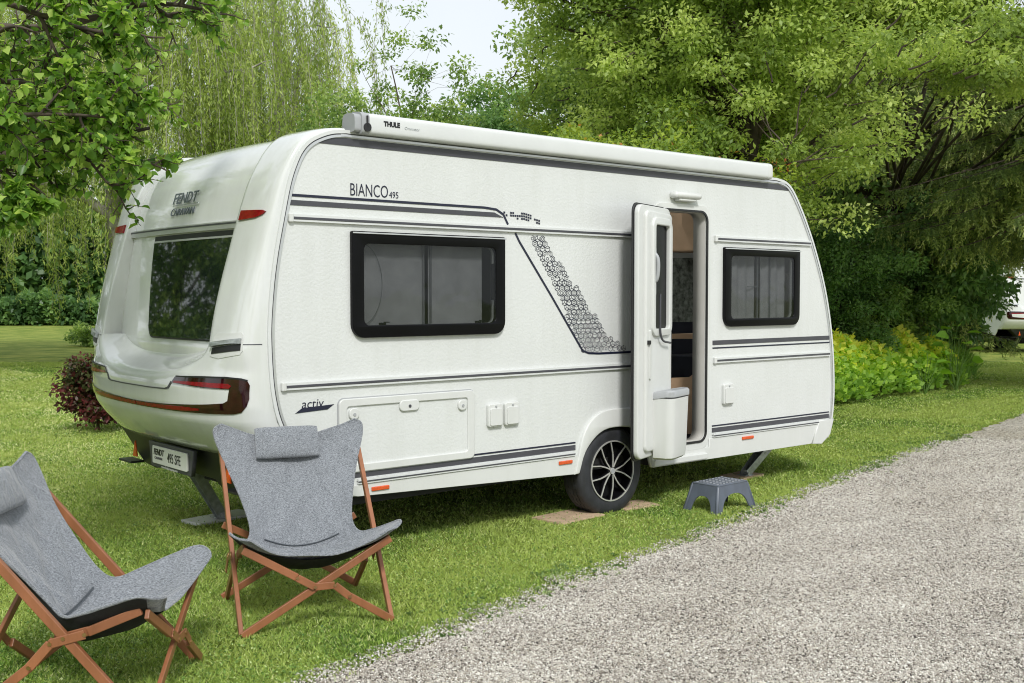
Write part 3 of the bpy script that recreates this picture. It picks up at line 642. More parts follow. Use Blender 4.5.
# ---- side windows
def side_window(o_, i_, blind):
    f = cp('side_window', plate(o_, [i_], .034, .006, side_X(-.014)), M['gloss'], smooth=30)
    x0 = min(p[0] for p in i_); x1 = max(p[0] for p in i_)
    cp('pane', plate(inset(i_,-.006), [], .006, 0, side_X(-.022)), M['acrylic'], f)
    cp('top_rail', plate([(x0-.08,1.982),(x1+.08,1.982),(x1+.08,1.990),(x0-.08,1.990)], [], .012, .001, side_X(-.034)), M['alu'], f)
    blind(f, x0, x1)
    return f
def sheet(x0, x1, z0, z1, y, amp, per, ph=0):
    bm = bmesh.new(); xs = np.linspace(x0, x1, max(8, int((x1-x0)*90)))
    rows = [[(x, y+amp*math.sin(x*per+ph+.3*math.sin(z*3)), z) for x in xs] for z in np.linspace(z0, z1, 6)]
    grid(bm, rows); return bm
def blind1(f, x0, x1):
    c = (x0+x1)/2
    for a, b in ((x0+.01, c-.012), (c+.016, x1-.06)): cp('curtain', sheet(a, b, 1.42, 1.94, .05, .003, 25), M['curtain'], f, 60)
    bm = bmesh.new(); box(bm, (c+.03,.042,1.68), (.012,.01,.5)); box(bm, (c-.03,.042,1.68), (.008,.01,.5)); cp('blind_edge', bm, M['bingrey'], f)
    bm = bmesh.new(); 
    for x in (x0+.14, x1-.14):
        b_ = bmesh.new(); box(b_, (x,-.012,1.438), (.05,.012,.014), bev=.003); box(b_, (x+.03,-.012,1.447), (.04,.008,.006)); cp('window_stay', b_, M['black'], f)
    box(bm, (x1-.02,-.012,1.7), (.018,.012,.24), bev=.003); cp('window_stay', bm, M['black'], f)
    bm = bmesh.new(); tube(bm, [(x0+.01+.16*math.sin(t)*1., .035, 1.68+.25*math.cos(t)) for t in np.linspace(.15,PI-.15,18)], .002, 5); cp('round_mirror_edge', bm, M['bingrey'], f)
def blind2(f, x0, x1):
    c = (x0+x1)/2
    for a, b, ph in ((x0-.01, c-.03, 0), (c+.05, x1-.02, 2)): cp('curtain', sheet(a, b, 1.40, 1.95, .06, .012, 55, ph), M['curtain'], f, 60)
    bm = bmesh.new(); box(bm, (c+.0,.04,1.68), (.012,.01,.52)); box(bm, (c+.17,.04,1.68), (.010,.01,.52)); box(bm, (c-.06,.038,1.68), (.16,.008,.006)); cp('blind_edge', bm, M['bingrey'], f)
side_window(W1o, W1i, blind1); side_window(W2o, W2i, blind2)
# ---- stripes and rails on the near side wall
def strip(name, x0, z0, x1, z1, m, d=.003, y=-.0016, par=None):
    bm = bmesh.new(); box(bm, ((x0+x1)/2, y-(.0 if d <= .004 else (d-.003)/2), (z0+z1)/2), (x1-x0, d, z1-z0), bev=.0015 if d > .006 else 0); return cp(name, bm, m, par)
def poly_decal(name, pts, m, par=None): return cp(name, plate(pts, [], .003, 0, side_X(-.0018)), m, par)
def path_decal(name, pts, w_, m):
    c = [Vector(p) for p in pts]; L = []; R_ = []
    for i, p in enumerate(c):
        d = (c[min(i+1,len(c)-1)]-c[max(i-1,0)]).normalized(); nn = Vector((-d.y,d.x))*w_/2; L.append(tuple(p+nn)); R_.append(tuple(p-nn))
    return poly_decal(name, L+R_[::-1], m)
top_r = [(.155,2.478),(.21,2.505),(.28,2.515)]
poly_decal('stripe', [(.165,2.492),(.26,2.528),(.42,2.545),(4.70,2.545),(4.82,2.518),(4.84,2.500),(.24,2.500),(.17,2.478)], M['greytrim'])
strip('awning_rail', .40, 2.552, 4.78, 2.566, M['alu'], .012)
poly_decal('stripe', [(.028,2.160),(1.58,2.160),(1.66,2.13),(.028,2.13)], M['greytrim'])
path_decal('stripe', [(.035,2.188),(.8,2.188),(1.50,2.188),(1.60,2.180),(1.66,2.150),(1.70,2.085)], .015, M['navy'])
path_decal('stripe', [(1.765,2.03),(1.80,1.975),(2.10,1.60),(2.36,1.265),(2.40,1.215),(2.46,1.196),(2.56,1.19),(2.94,1.19)], .015, M['navy'])
def side_rail(x0, x1, z):
    r_ = strip('side_rail', x0, z-.022, x1, z+.022, M['whitemet'], .018); strip('rail_insert', x0+.02, z-.009, x1-.01, z+.006, M['greytrim'], .021, par=r_)
    e = bmesh.new(); box(e, (x0+.006,-.012,z), (.03,.024,.052), bev=.006); cp('end_cap', e, M['white'], r_)
side_rail(.055, 3.06, 2.058); side_rail(3.86, 5.16, 2.062); side_rail(-.0, 3.06, 1.088); side_rail(3.86, 5.47, 1.088)
strip('stripe', 3.845, 1.212, 5.475, 1.248, M['greytrim']); strip('stripe', 3.845, 1.182, 5.48, 1.193, M['navy'])
strip('stripe', .47, .508, 2.33, .545, M['greytrim']); strip('stripe', .47, .556, 2.33, .567, M['navy'])
strip('stripe', 3.845, .508, 5.48, .545, M['greytrim']); strip('stripe', 3.845, .556, 5.48, .567, M['navy'])
strip('skirt_rail', .50, .470, 2.31, .502, M['whitemet'], .022); strip('skirt_rail', .50, .4805, 2.31, .4885, M['greytrim'], .026)
strip('skirt_rail', 3.845, .470, 5.30, .502, M['whitemet'], .022); strip('skirt_rail', 3.845, .4805, 5.30, .4885, M['greytrim'], .026)
# smooth skirt panels below the rail
cp('skirt', plate([(.5,.395),(2.355,.335),(2.40,.46),(2.40,.467),(.40,.467),(.40,.42)], [], .012, .003, side_X(-.007)), M['white'])
cp('skirt', plate([(3.14,.30),(5.36,.30),(5.47,.34),(5.50,.467),(3.80,.467),(3.80,.40),(3.14,.40)], [], .012, .003, side_X(-.007)), M['white'])
cp('corner_piece', plate([(5.20,.30),(5.34,.285),(5.47,.36),(5.525,.50),(5.30,.50)], [], .03, .008, side_X(-.012)), M['white'])
for x, z in ((.66,.430),(2.22,.432),(4.29,.432)):
    bm = bmesh.new(); box(bm, (x,-.018,z), (.13 if x < 4 else .15,.012,.026), bev=.005); cp('side_reflector', bm, M['orange'])
# wheel arch moulding
ao = [tuple(p) for p in catmull([(3.17,.30),(3.17,.55),(3.08,.70),(2.93,.765),(2.75,.778),(2.58,.765),(2.46,.70),(2.39,.60),(2.345,.46),(2.31,.335)], 5)]
cp('wheel_arch', plate(ao+arch_in[::-1], [], .03, .008, side_X(-.008)), M['white'], smooth=40)
bm = bmesh.new(); rows = [[(p[0],y,p[1]+.01) for p in arch_in] for y in (.025,.36)]; grid(bm, rows); cp('wheel_housing', bm, M['under'])
# ---- luggage hatch, service flaps
HO = rrect(.373,.545,1.402,.992,.035); HI = rrect(.425,.592,1.345,.945,.02)
hat = cp('luggage_hatch', plate(HO, [HI], .020, .005, side_X(-.008)), M['white'])
cp('hatch_panel', plate(HI, [], .006, 0, side_X(-.003)), M['stucco'], hat)
cp('hatch_gap', plate(inset(HO,-.006), [inset(HO,.002)], .003, 0, side_X(-.0018)), M['bingrey'], hat)
for c in ((.475,.90),(1.30,.90),(.88,.925)):
    w_ = .07 if c[0] != .88 else .15
    cp('latch', plate(rrect(c[0]-w_/2,c[1]-.035,c[0]+w_/2,c[1]+.035,.03), [], .024, .006, side_X(-.010)), M['white'], hat)
    bm = bmesh.new(); cyl(bm, (c[0],-.020,c[1]-.004), (c[0],-.026,c[1]-.004), .010, seg=12); cp('keyhole', bm, M['greytrim'] if c[0] == .88 else M['bingrey'], hat)
for x0, z0, x1, z1 in ((1.512,.735,1.637,.890),(1.658,.735,1.783,.893),(3.965,.725,4.095,.893)):
    f = cp('service_flap', plate(rrect(x0,z0,x1,z1,.018), [], .028, .006, side_X(-.012)), M['white'])
    cp('flap_lid', plate(rrect(x0+.012,z0+.010,x1-.012,z1-.03,.012), [], .012, .003, side_X(-.028)), M['white'], f)
    bm = bmesh.new(); box(bm, ((x0+x1)/2,-.03,z1-.018), (.012,.008,.012), bev=.002); cp('flap_lock', bm, M['bingrey'], f)
# ---- lettering and graphics on the side
ST = lambda x, z: Matrix(((1,0,0,x),(0,0,-1,-.0015),(0,1,0,z),(0,0,0,1)))
cp('lettering', text_bm('BIANCO', .108, ST(.462,2.208), -.0006, .0012, 0, .68), M['navy']); cp('lettering', text_bm('495', .056, ST(.745,2.209), -.0002, .0012, 0, .85), M['navy'])
poly_decal('badge', [(.085,.928),(.30,.938),(.345,.966),(.13,.956)], M['navy']); cp('lettering', text_bm('activ', .075, ST(.125,.955), -.0004, .0012, .15, 1.05), M['navy'])
def lines_bm(segs, w_):
    bm = bmesh.new()
    for a, b in segs:
        a, b = Vector(a), Vector(b); d = (b-a).normalized(); n_ = Vector((-d.y,d.x))*w_/2
        bm.faces.new([bm.verts.new((p.x,-.0024,p.y)) for p in (a+n_,a-n_,b-n_,b+n_)])
    return bm
pl_ = [sp(*p) for p in ((530,236),(542.5,262),(563.6,309.5),(580,351),(630,351),(606,334),(591,309.5),(563.5,269.6),(543,236))]
def inside(p, poly):
    c = False; j = len(poly)-1
    for i in range(len(poly)):
        if (poly[i][1] > p[1]) != (poly[j][1] > p[1]) and p[0] < (poly[j][0]-poly[i][0])*(p[1]-poly[i][1])/(poly[j][1]-poly[i][1])+poly[i][0]: c = not c
        j = i
    return c
segs = []; R0 = .026; r2 = random.Random(3)
for j in range(28):
    for i in range(28):
        cx = 1.85+i*R0*1.78+(j%2)*R0*.89; cz = 1.222+j*R0*1.30
        if cz > 2.03 or not inside((cx,cz), pl_): continue
        hexp = [(cx+R0*.92*math.sin(k*PI/3), cz+R0*.80*math.cos(k*PI/3)) for k in range(6)]
        if r2.random() < .92:
            segs += [(hexp[k], hexp[(k+1)%6]) for k in range(6) if r2.random() < .92]
        h2 = [(cx+R0*.45*math.sin(k*PI/3), cz+R0*.4*math.cos(k*PI/3)) for k in range(6)]
        m_ = r2.random()
        if m_ < .45: segs += [(h2[k], h2[(k+1)%6]) for k in range(6)]
        elif m_ < .8: segs += [((cx,cz), hexp[k]) for k in (0,2,4)]
        else: segs += [(hexp[1],(cx,cz+.002)),(hexp[5],(cx,cz+.002))]
cp('hexagon_graphic', lines_bm(segs, .0034), M['navy'])
segs = []
for i in range(17):
    for j in range(3):
        x = 1.66+i*.0195; z = 2.166-j*.018-max(0,i-9)*.0035
        if (j == 2 and i < 6) or (j == 0 and i > 13): continue
        if r2.random() < .82: segs.append(((x,z),(x+.016,z-.003)))
cp('checker_graphic', lines_bm(segs, .0125), M['navy'])
# ---- awning case
asec = [(.02,2.572),(-.05,2.574),(-.070,2.582),(-.075,2.605),(-.074,2.655),(-.066,2.686),(-.03,2.702),(.03,2.706),(.075,2.69),(.085,2.62),(.06,2.575)]
def xsweep(sec, x0, x1, sc=1.0):
    bm = bmesh.new(); cy = sum(p[0] for p in sec)/len(sec); cz = sum(p[1] for p in sec)/len(sec)
    S2 = [(cy+(p[0]-cy)*sc, cz+(p[1]-cz)*sc) for p in sec]
    A = [bm.verts.new((x0,y,z)) for y,z in S2]; B = [bm.verts.new((x1,y,z)) for y,z in S2]; n_ = len(sec)
    for i in range(n_): bm.faces.new((A[i],A[(i+1)%n_],B[(i+1)%n_],B[i]))
    bm.faces.new(A); bm.faces.new(B); return bm
asec_s = [tuple(p) for p in catmull(asec+[asec[0]], 3)][:-1]
aw = cp('awning_case', xsweep(asec_s, .56, 4.46), M['whitemet'], smooth=35)
for x0, x1, sc in ((.505,.56,1.03),(4.46,4.51,1.03)):
    cp('end_cap', xsweep(asec_s, x0, x1, sc), M['bingrey' if x0 < 1 else 'white'], aw, 35)
cp('end_cap', xsweep(asec_s, .46, .507, .86), M['bingrey'], aw, 35)
bm = bmesh.new(); cyl(bm, (.54,-.085,2.61), (.54,-.07,2.61), .026, seg=16); box(bm, (.54,-.080,2.645), (.012,.01,.07), bev=.003); cp('crank_eye', bm, M['black'], aw)
YA = Matrix(((1,0,0,0),(0,0,-1,-.0765),(0,1,0,0),(0,0,0,1)))
cp('lettering', text_bm('THULE', .040, Matrix(((1,0,0,.66),(0,0,-1,-.0762),(0,1,0,2.630),(0,0,0,1))), .0022, .0012, 0, .95), M['black'], aw)
cp('lettering', text_bm('Omnistor', .026, Matrix(((1,0,0,.81),(0,0,-1,-.0762),(0,1,0,2.622),(0,0,0,1))), -.0002, .0012, 0, 1.1), M['galv'], aw)
# ---- porch lamp
bm = bmesh.new(); box(bm, (3.47,-.035,2.376), (.31,.080,.052), bev=.022); box(bm, (3.47,-.030,2.342), (.20,.06,.022), bev=.009); cp('porch_lamp', bm, M['white'], smooth=50)
# ---- door frame
DFo = rrect(3.12,.39,3.795,2.315,.10)
fr = cp('door_frame', plate(DFo, [DO], .016, .004, side_X(-.006)), M['white'])
cp('door_seal', plate(inset(DO,-.012), [inset(DO,.006)], .010, .002, side_X(-.016)), M['black'], fr)
cp('door_jamb', plate(inset(DO,-.004), [inset(DO,.004)], .12, 0, side_X(.062)), M['int'], fr)
bm = bmesh.new(); box(bm, (3.44,-.022,.335), (.62,.04,.05), bev=.008); cp('door_sill', bm, M['white'], fr)
# ---- interior
bm = bmesh.new()
box(bm, (2.75,1.15,.44), (5.1,2.1,.02)); cp('interior_floor', bm, M['dark_int'])
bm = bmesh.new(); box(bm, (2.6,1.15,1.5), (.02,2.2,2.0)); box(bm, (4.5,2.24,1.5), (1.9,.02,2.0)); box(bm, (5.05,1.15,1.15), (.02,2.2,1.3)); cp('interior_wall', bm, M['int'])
def xpoly(pxs, x): return [xp_(a, b, x) for a, b in pxs]
XI = lambda x: Matrix(((0,0,-1,x),(1,0,0,0),(0,1,0,0),(0,0,0,1)))
p1 = xpoly([(674,208),(704,208),(704,438),(672,438),(672,376),(688,376),(694.5,372),(697,364),(697,332),(672,332),(672,338.5),(694.5,338.5),(694.5,336),(697,262),(694,248),(688,238),(683,230),(674,226)], 3.86)
cp('wood_partition', plate([(p[0],p[1]) for p in xpoly([(682,208),(706,208),(706,434),(668,434),(668,378),(690,377),(695,373),(697.5,364),(697.5,262),(694.5,250),(688,238),(683,226)], 3.90)], [], .02, 0, XI(3.90)), M['wood'])
cp('wood_shelf', plate(xpoly([(668,334),(696,334),(696,339),(668,339)], 4.0), [], .3, 0, XI(4.2)), M['wood'])
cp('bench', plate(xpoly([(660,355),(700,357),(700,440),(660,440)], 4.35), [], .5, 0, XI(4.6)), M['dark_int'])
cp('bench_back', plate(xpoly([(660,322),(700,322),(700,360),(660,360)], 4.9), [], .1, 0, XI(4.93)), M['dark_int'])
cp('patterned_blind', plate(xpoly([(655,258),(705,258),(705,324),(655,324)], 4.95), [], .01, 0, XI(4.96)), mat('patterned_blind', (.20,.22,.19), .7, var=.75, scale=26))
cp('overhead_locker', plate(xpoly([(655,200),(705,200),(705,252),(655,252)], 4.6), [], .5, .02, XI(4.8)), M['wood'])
# ---- the open door
TH = math.radians(160); HG = Vector((3.262, -.012, 0))
def dm(): 
    u = Vector((math.cos(TH), -math.sin(TH), 0)); w_ = Vector((math.sin(TH), math.cos(TH), 0))
    return Matrix(((u.x,0,w_.x,HG.x),(u.y,0,w_.y,HG.y),(0,1,0,0),(0,0,0,1)))
DM = dm(); T = Matrix.Translation
dw = rrect(.12,1.36,.40,2.13,.03)
door = cp('door', plate(rrect(.004,.425,.622,2.262,.07), [dw], .040, .010, DM @ T((0,0,.026))), M['white'], smooth=40)
cp('door_seal', plate(rrect(-.006,.41,.638,2.276,.075), [inset(dw,.01)], .012, .003, DM @ T((0,0,.0))), M['black'], door)
cp('inner_liner', plate(rrect(.03,.47,.53,2.222,.05), [inset(dw,-.01)], .035, .014, DM @ T((0,0,.052))), M['white'], door, 40)
cp('window_frame', plate(inset(dw,-.05), [inset(dw,.006)], .035, .008, DM @ T((0,0,.072))), M['white'], door, 40)
cp('window_pane', plate(inset(dw,-.004), [], .012, 0, DM @ T((0,0,.052))), M['gloss'], door)
bm = bmesh.new(); D_ = lambda u, z, w_: DM @ Vector((u, z, w_))
tube(bm, [D_(*p) for p in catmull([(.345,1.62,.10),(.345,1.42,.10),(.335,1.33,.10),(.28,1.275,.10),(.14,1.255,.10)], 6)], .008, 8); cp('blind_guide', bm, M['greytrim'], door, 60)
bm = bmesh.new(); tube(bm, [D_(*p) for p in catmull([(.40,1.93,.066),(.40,1.88,.10),(.40,1.80,.105),(.40,1.73,.095),(.40,1.70,.066)], 5)], .014, 8); cp('handle', bm, M['bingrey'], door, 60)
bm = plate(rrect(.375,1.60,.44,1.97,.03), [], .012, .004, DM @ T((0,0,.076))); cp('handle_plate', bm, M['bingrey'], door)
bm = plate(rrect(.455,1.0,.485,1.36,.012), [], .012, .003, DM @ T((0,0,.074))); cp('lock_cover', bm, M['white'], door)
bm = bmesh.new(); box(bm, D_(.50,1.27,.075), (.03,.025,.03), bev=.004); cp('door_lock', bm, M['black'], door)
for z in (.47,1.0,1.5,2.1):
    bm = bmesh.new(); cyl(bm, D_(.0,z-.03,.015), D_(.0,z+.03,.015), .012, seg=10); cp('hinge', bm, M['alu'], door)
# bin on the door
bm = bmesh.new(); rows = []
for z, k in ((.415,.80),(.43,.9),(.50,.94),(.7,.97),(.87,1.0)):
    sec = rrect(-.18*k, .0, .18*k, .165*k, 0, 6, (.005,.005,.06,.06)); rows.append([D_(.215+p[0], z-.012, .06+p[1]) for p in sec]+[D_(.215+sec[0][0], z, .06+sec[0][1])])
grid(bm, rows); bm.faces.new([bm.verts.new(p) for p in rows[0][:-1]]); bm.faces.new([bm.verts.new(p) for p in rows[-1][:-1]]); bmesh.ops.remove_doubles(bm, verts=bm.verts, dist=1e-5)
bn = cp('waste_bin', bm, M['white'], door, 40)
bm = bmesh.new(); rows = []
for z, k in ((.868,1.03),(.905,1.03),(.918,.98),(.920,.85)):
    sec = rrect(-.18*k, .0, .18*k, .165*k, 0, 6, (.005,.005,.06,.06)); rows.append([D_(.215+p[0], z-.018*(1 if p[1] < .1 else 0), .06+p[1]) for p in sec]+[D_(.215+sec[0][0], z-.018, .06+sec[0][1])])
grid(bm, rows); bm.faces.new([bm.verts.new(p) for p in rows[-1][:-1]]); bmesh.ops.remove_doubles(bm, verts=bm.verts, dist=1e-5)
cp('bin_lid', bm, M['bingrey'], door, 40)
# ---- wheels
def wheel(x, yo, sgn):
    """yo: y of the outer face, sgn: -1 = faces -y"""
    R, wd = .325, .195
    bm = bmesh.new(); prof = [(.205,.0),(.225,-.006),(.262,-.010),(.290,-.002),(.306,.012),(.315,.030)]
    prof += [(.315,.060),(.308,.061),(.308,.067),(.315,.068),(.315,.094),(.308,.095),(.308,.101),(.315,.102),(.315,.128),(.308,.129),(.308,.135),(.315,.136)]
    prof += [(.315,.165),(.306,.183),(.290,.197),(.225,.2),(.205,.195)]
    prof = [(r*1.055, yy) for r, yy in prof]; N = 96; rings = []
    for r, yy in prof:
        rings.append([bm.verts.new((x+(r-(.007 if (r > .329 and k%3 == 0) else 0))*math.cos(2*PI*k/N), yo-sgn*yy, .318+(r-(.007 if (r > .329 and k%3 == 0) else 0))*math.sin(2*PI*k/N))) for k in range(N)])
    for A, B in zip(rings, rings[1:]):
        for k in range(N): bm.faces.new((A[k],A[(k+1)%N],B[(k+1)%N],B[k]))
    wl = cp('wheel', bm, M['tyre'], smooth=35)
    bm = bmesh.new(); rings = []
    for r, yy in ((.223,-.008),(.223,.002),(.214,.006),(.208,.03),(.195,.06),(.05,.075),(.0001,.075)):
        rings.append([bm.verts.new((x+r*math.cos(2*PI*k/64), yo-sgn*yy, .318+r*math.sin(2*PI*k/64))) for k in range(64)])
    for A, B in zip(rings, rings[1:]):
        for k in range(64): bm.faces.new((A[k],A[(k+1)%64],B[(k+1)%64],B[k]))
    cp('rim', bm, M['gloss'], wl, 35)
    bm = bmesh.new(); rings = []
    for r, yy in ((.225,-.004),(.225,-.012),(.216,-.012),(.216,-.004)):
        rings.append([bm.verts.new((x+r*math.cos(2*PI*k/64), yo-sgn*yy, .318+r*math.sin(2*PI*k/64))) for k in range(64)])
    for i in range(4):
        A, B = rings[i], rings[(i+1)%4]
        for k in range(64): bm.faces.new((A[k],A[(k+1)%64],B[(k+1)%64],B[k]))
    cp('rim_edge', bm, M['silver'], wl, 35)
    b1 = bmesh.new(); b2 = bmesh.new()
    for k in range(5):
        for s in (-1, 1):
            a0 = PI/2+.32+k*2*PI/5
            pol = [(.035, s*.30), (.10, s*.33), (.135, s*.40), (.206, s*.26)]
            pol = [(.030, s*.50), (.085, s*.42), (.13, s*.36), (.216, s*.25)]
            pts = [Vector((x+r*math.cos(a0+t), yo+sgn*(.004-.0*r)+(-sgn)*.0, .318+r*math.sin(a0+t))) for r, t in pol]
            for i in range(3):
                q = pts[i+1]-pts[i]; pts[i] = pts[i]-q*.04
                bar(b1, pts[i], pts[i+1]+q*.02, .010, .007, up=(0,1,0), bev=.001)
                bar(b2, pts[i]+Vector((0,-sgn*.015,0)), pts[i+1]+q*.02+Vector((0,-sgn*.015,0)), .022, .022, up=(0,1,0), bev=.003)
    cyl(b1, (x,yo+sgn*.010,.318), (x,yo-sgn*.01,.315), .024, seg=24)
    cyl(b2, (x,yo+sgn*.003,.318), (x,yo-sgn*.03,.315), .045, seg=24)
    cp('spoke_edges', b1, M['silver'], wl); cp('spokes', b2, M['gloss'], wl)
    bm = bmesh.new(); cyl(bm, (x,yo+sgn*.014,.318), (x,yo+sgn*.008,.318), .019, seg=24); cp('hub_cap', bm, M['bingrey'], wl)
wheel(2.715, .012, -1); wheel(2.715, 2.35, 1)
# ---- steadies
def steady(foot, top, side_v):
    bm = bmesh.new(); f = Vector(foot); t_ = Vector(top); s = Vector(side_v)
    for k in (-1, 1): bar(bm, f+s*k*.026, t_+s*k*.050, .010, .07, up=s.cross(Vector((0,0,1))) , bev=.002)
    bar(bm, f+(t_-f)*.1, t_-(t_-f)*.1, .06, .012, up=s.cross(Vector((0,0,1))))
    mid = f+(t_-f)*.55; t2 = Vector((2*f.x-t_.x if False else f.x-(t_.x-f.x)*.15, t_.y, t_.z)); 
    bar(bm, mid, t2+(t_-f)*.1, .012, .03); cyl(bm, mid-s*.05, mid+s*.05, .012, seg=10)
    cyl(bm, f+s*.045, f-s*.045, .020, seg=10); box(bm, f+Vector((0,0,-.012)), (.12,.10,.010), bev=.003)
    return cp('corner_steady', bm, M['galv'])
steady((4.75,.36,.035), (5.20,.38,.33), (0,1,0)); steady((.40,1.64,.045), (.16,1.62,.44), (0,1,0))
steady((4.70,1.95,.035), (5.02,1.95,.33), (0,1,0)); steady((.42,.45,.045), (.10,.45,.40), (0,1,0))
# ==================================================================== small ground objects
def pad(name, loc, rz, s, label, cat='board', group=None, m='ply'):
    bm = bmesh.new(); box(bm, (0,0,s[2]/2), s, bev=.002); o = obj(name, bm, M[m]); o.location = loc; o.rotation_euler.z = rz
    return tag(o, label, cat, group)
pad('wooden_board', (2.36,.10,.001), .08, (.46,.30,.016), 'thin wooden board lying under the rear side of the caravan wheel', group='boards under the caravan')
pad('wooden_board', (3.03,.10,.001), -.1, (.34,.24,.016), 'thin wooden board lying just ahead of the caravan wheel, nearer the door', group='boards under the caravan')
pad('wooden_board', (.42,1.70,.001), .2, (.50,.22,.022), 'pale board under the steel leg below the number plate', group='boards under the caravan', m='plate')
pad('wooden_board', (4.76,.40,.001), .1, (.34,.24,.022), 'pale board under the steel leg at the front end of the caravan', group='boards under the caravan')
# step stool
def stool():
    root = empty('step_stool', (3.463,-.392,0), math.radians(3))
    tag(root, 'slate grey plastic step stool with studded top in front of the open caravan door', 'step stool')
    bm = bmesh.new(); H = .205
    def ring(z, hx, hy, r): return [(p[0], p[1], z) for p in rrect(-hx,-hy,hx,hy,r,4)]
    # shell walls with arched cut outs: build each wall as columns between the foot line and the arch
    def wall(axis, s, inner):
        cols = []; n_ = 28
        for i in range(n_+1):
            t = -1+2*i/n_
            if axis == 'x': hw0, hw1, d0, d1 = .245, .185, .155, .118
            else: hw0, hw1, d0, d1 = .155, .118, .245, .185
            half = .72 if axis == 'x' else .62; arch_h = .66 if axis == 'x' else .60
            zb = 0 if abs(t) > half else arch_h*(max(0, 1-(abs(t)/half)**2.6))**.42
            col = []
            for k in range(7):
                f = zb+(1-zb)*k/6; hw = hw0+(hw1-hw0)*f; d = d0+(d1-d0)*f-inner; u = t*(hw-inner)
                z = f*H-(inner*.6)*(f >= 1)
                col.append((u, s*d, z) if axis == 'x' else (s*d, u, z))
            cols.append(col)
        return cols
    for axis in 'xy':
        for s in (-1, 1):
            A = wall(axis, s, 0); B = wall(axis, s, .008)
            grid(bm, A); grid(bm, B); grid(bm, [[a[0], b[0]] for a, b in zip(A, B)])
    box(bm, (0,0,H), (.375,.242,.012), bev=.005)
    for sx in (-1,1):
        for sy in (-1,1):
            bar(bm, (sx*.240,sy*.150,.002), (sx*.181,sy*.114,H-.004), .022, .022, bev=.008)
    bmesh.ops.remove_doubles(bm, verts=bm.verts, dist=1e-5)
    obj('body', bm, M['stool'], root, 35)
    bm = bmesh.new()
    for i in range(9):
        for j in range(5):
            x = -.155+i*.0388+(.0194 if j%2 else 0); y = -.092+j*.046
            if x > .165: continue
            R = Matrix.Rotation(PI/4, 3, 'Z'); box(bm, (x,y,H+.008), (.020,.020,.006), R, .002)
    st = obj('tread_studs', bm, mat('stud_grey', (.14,.155,.18), .35), root)
stool()
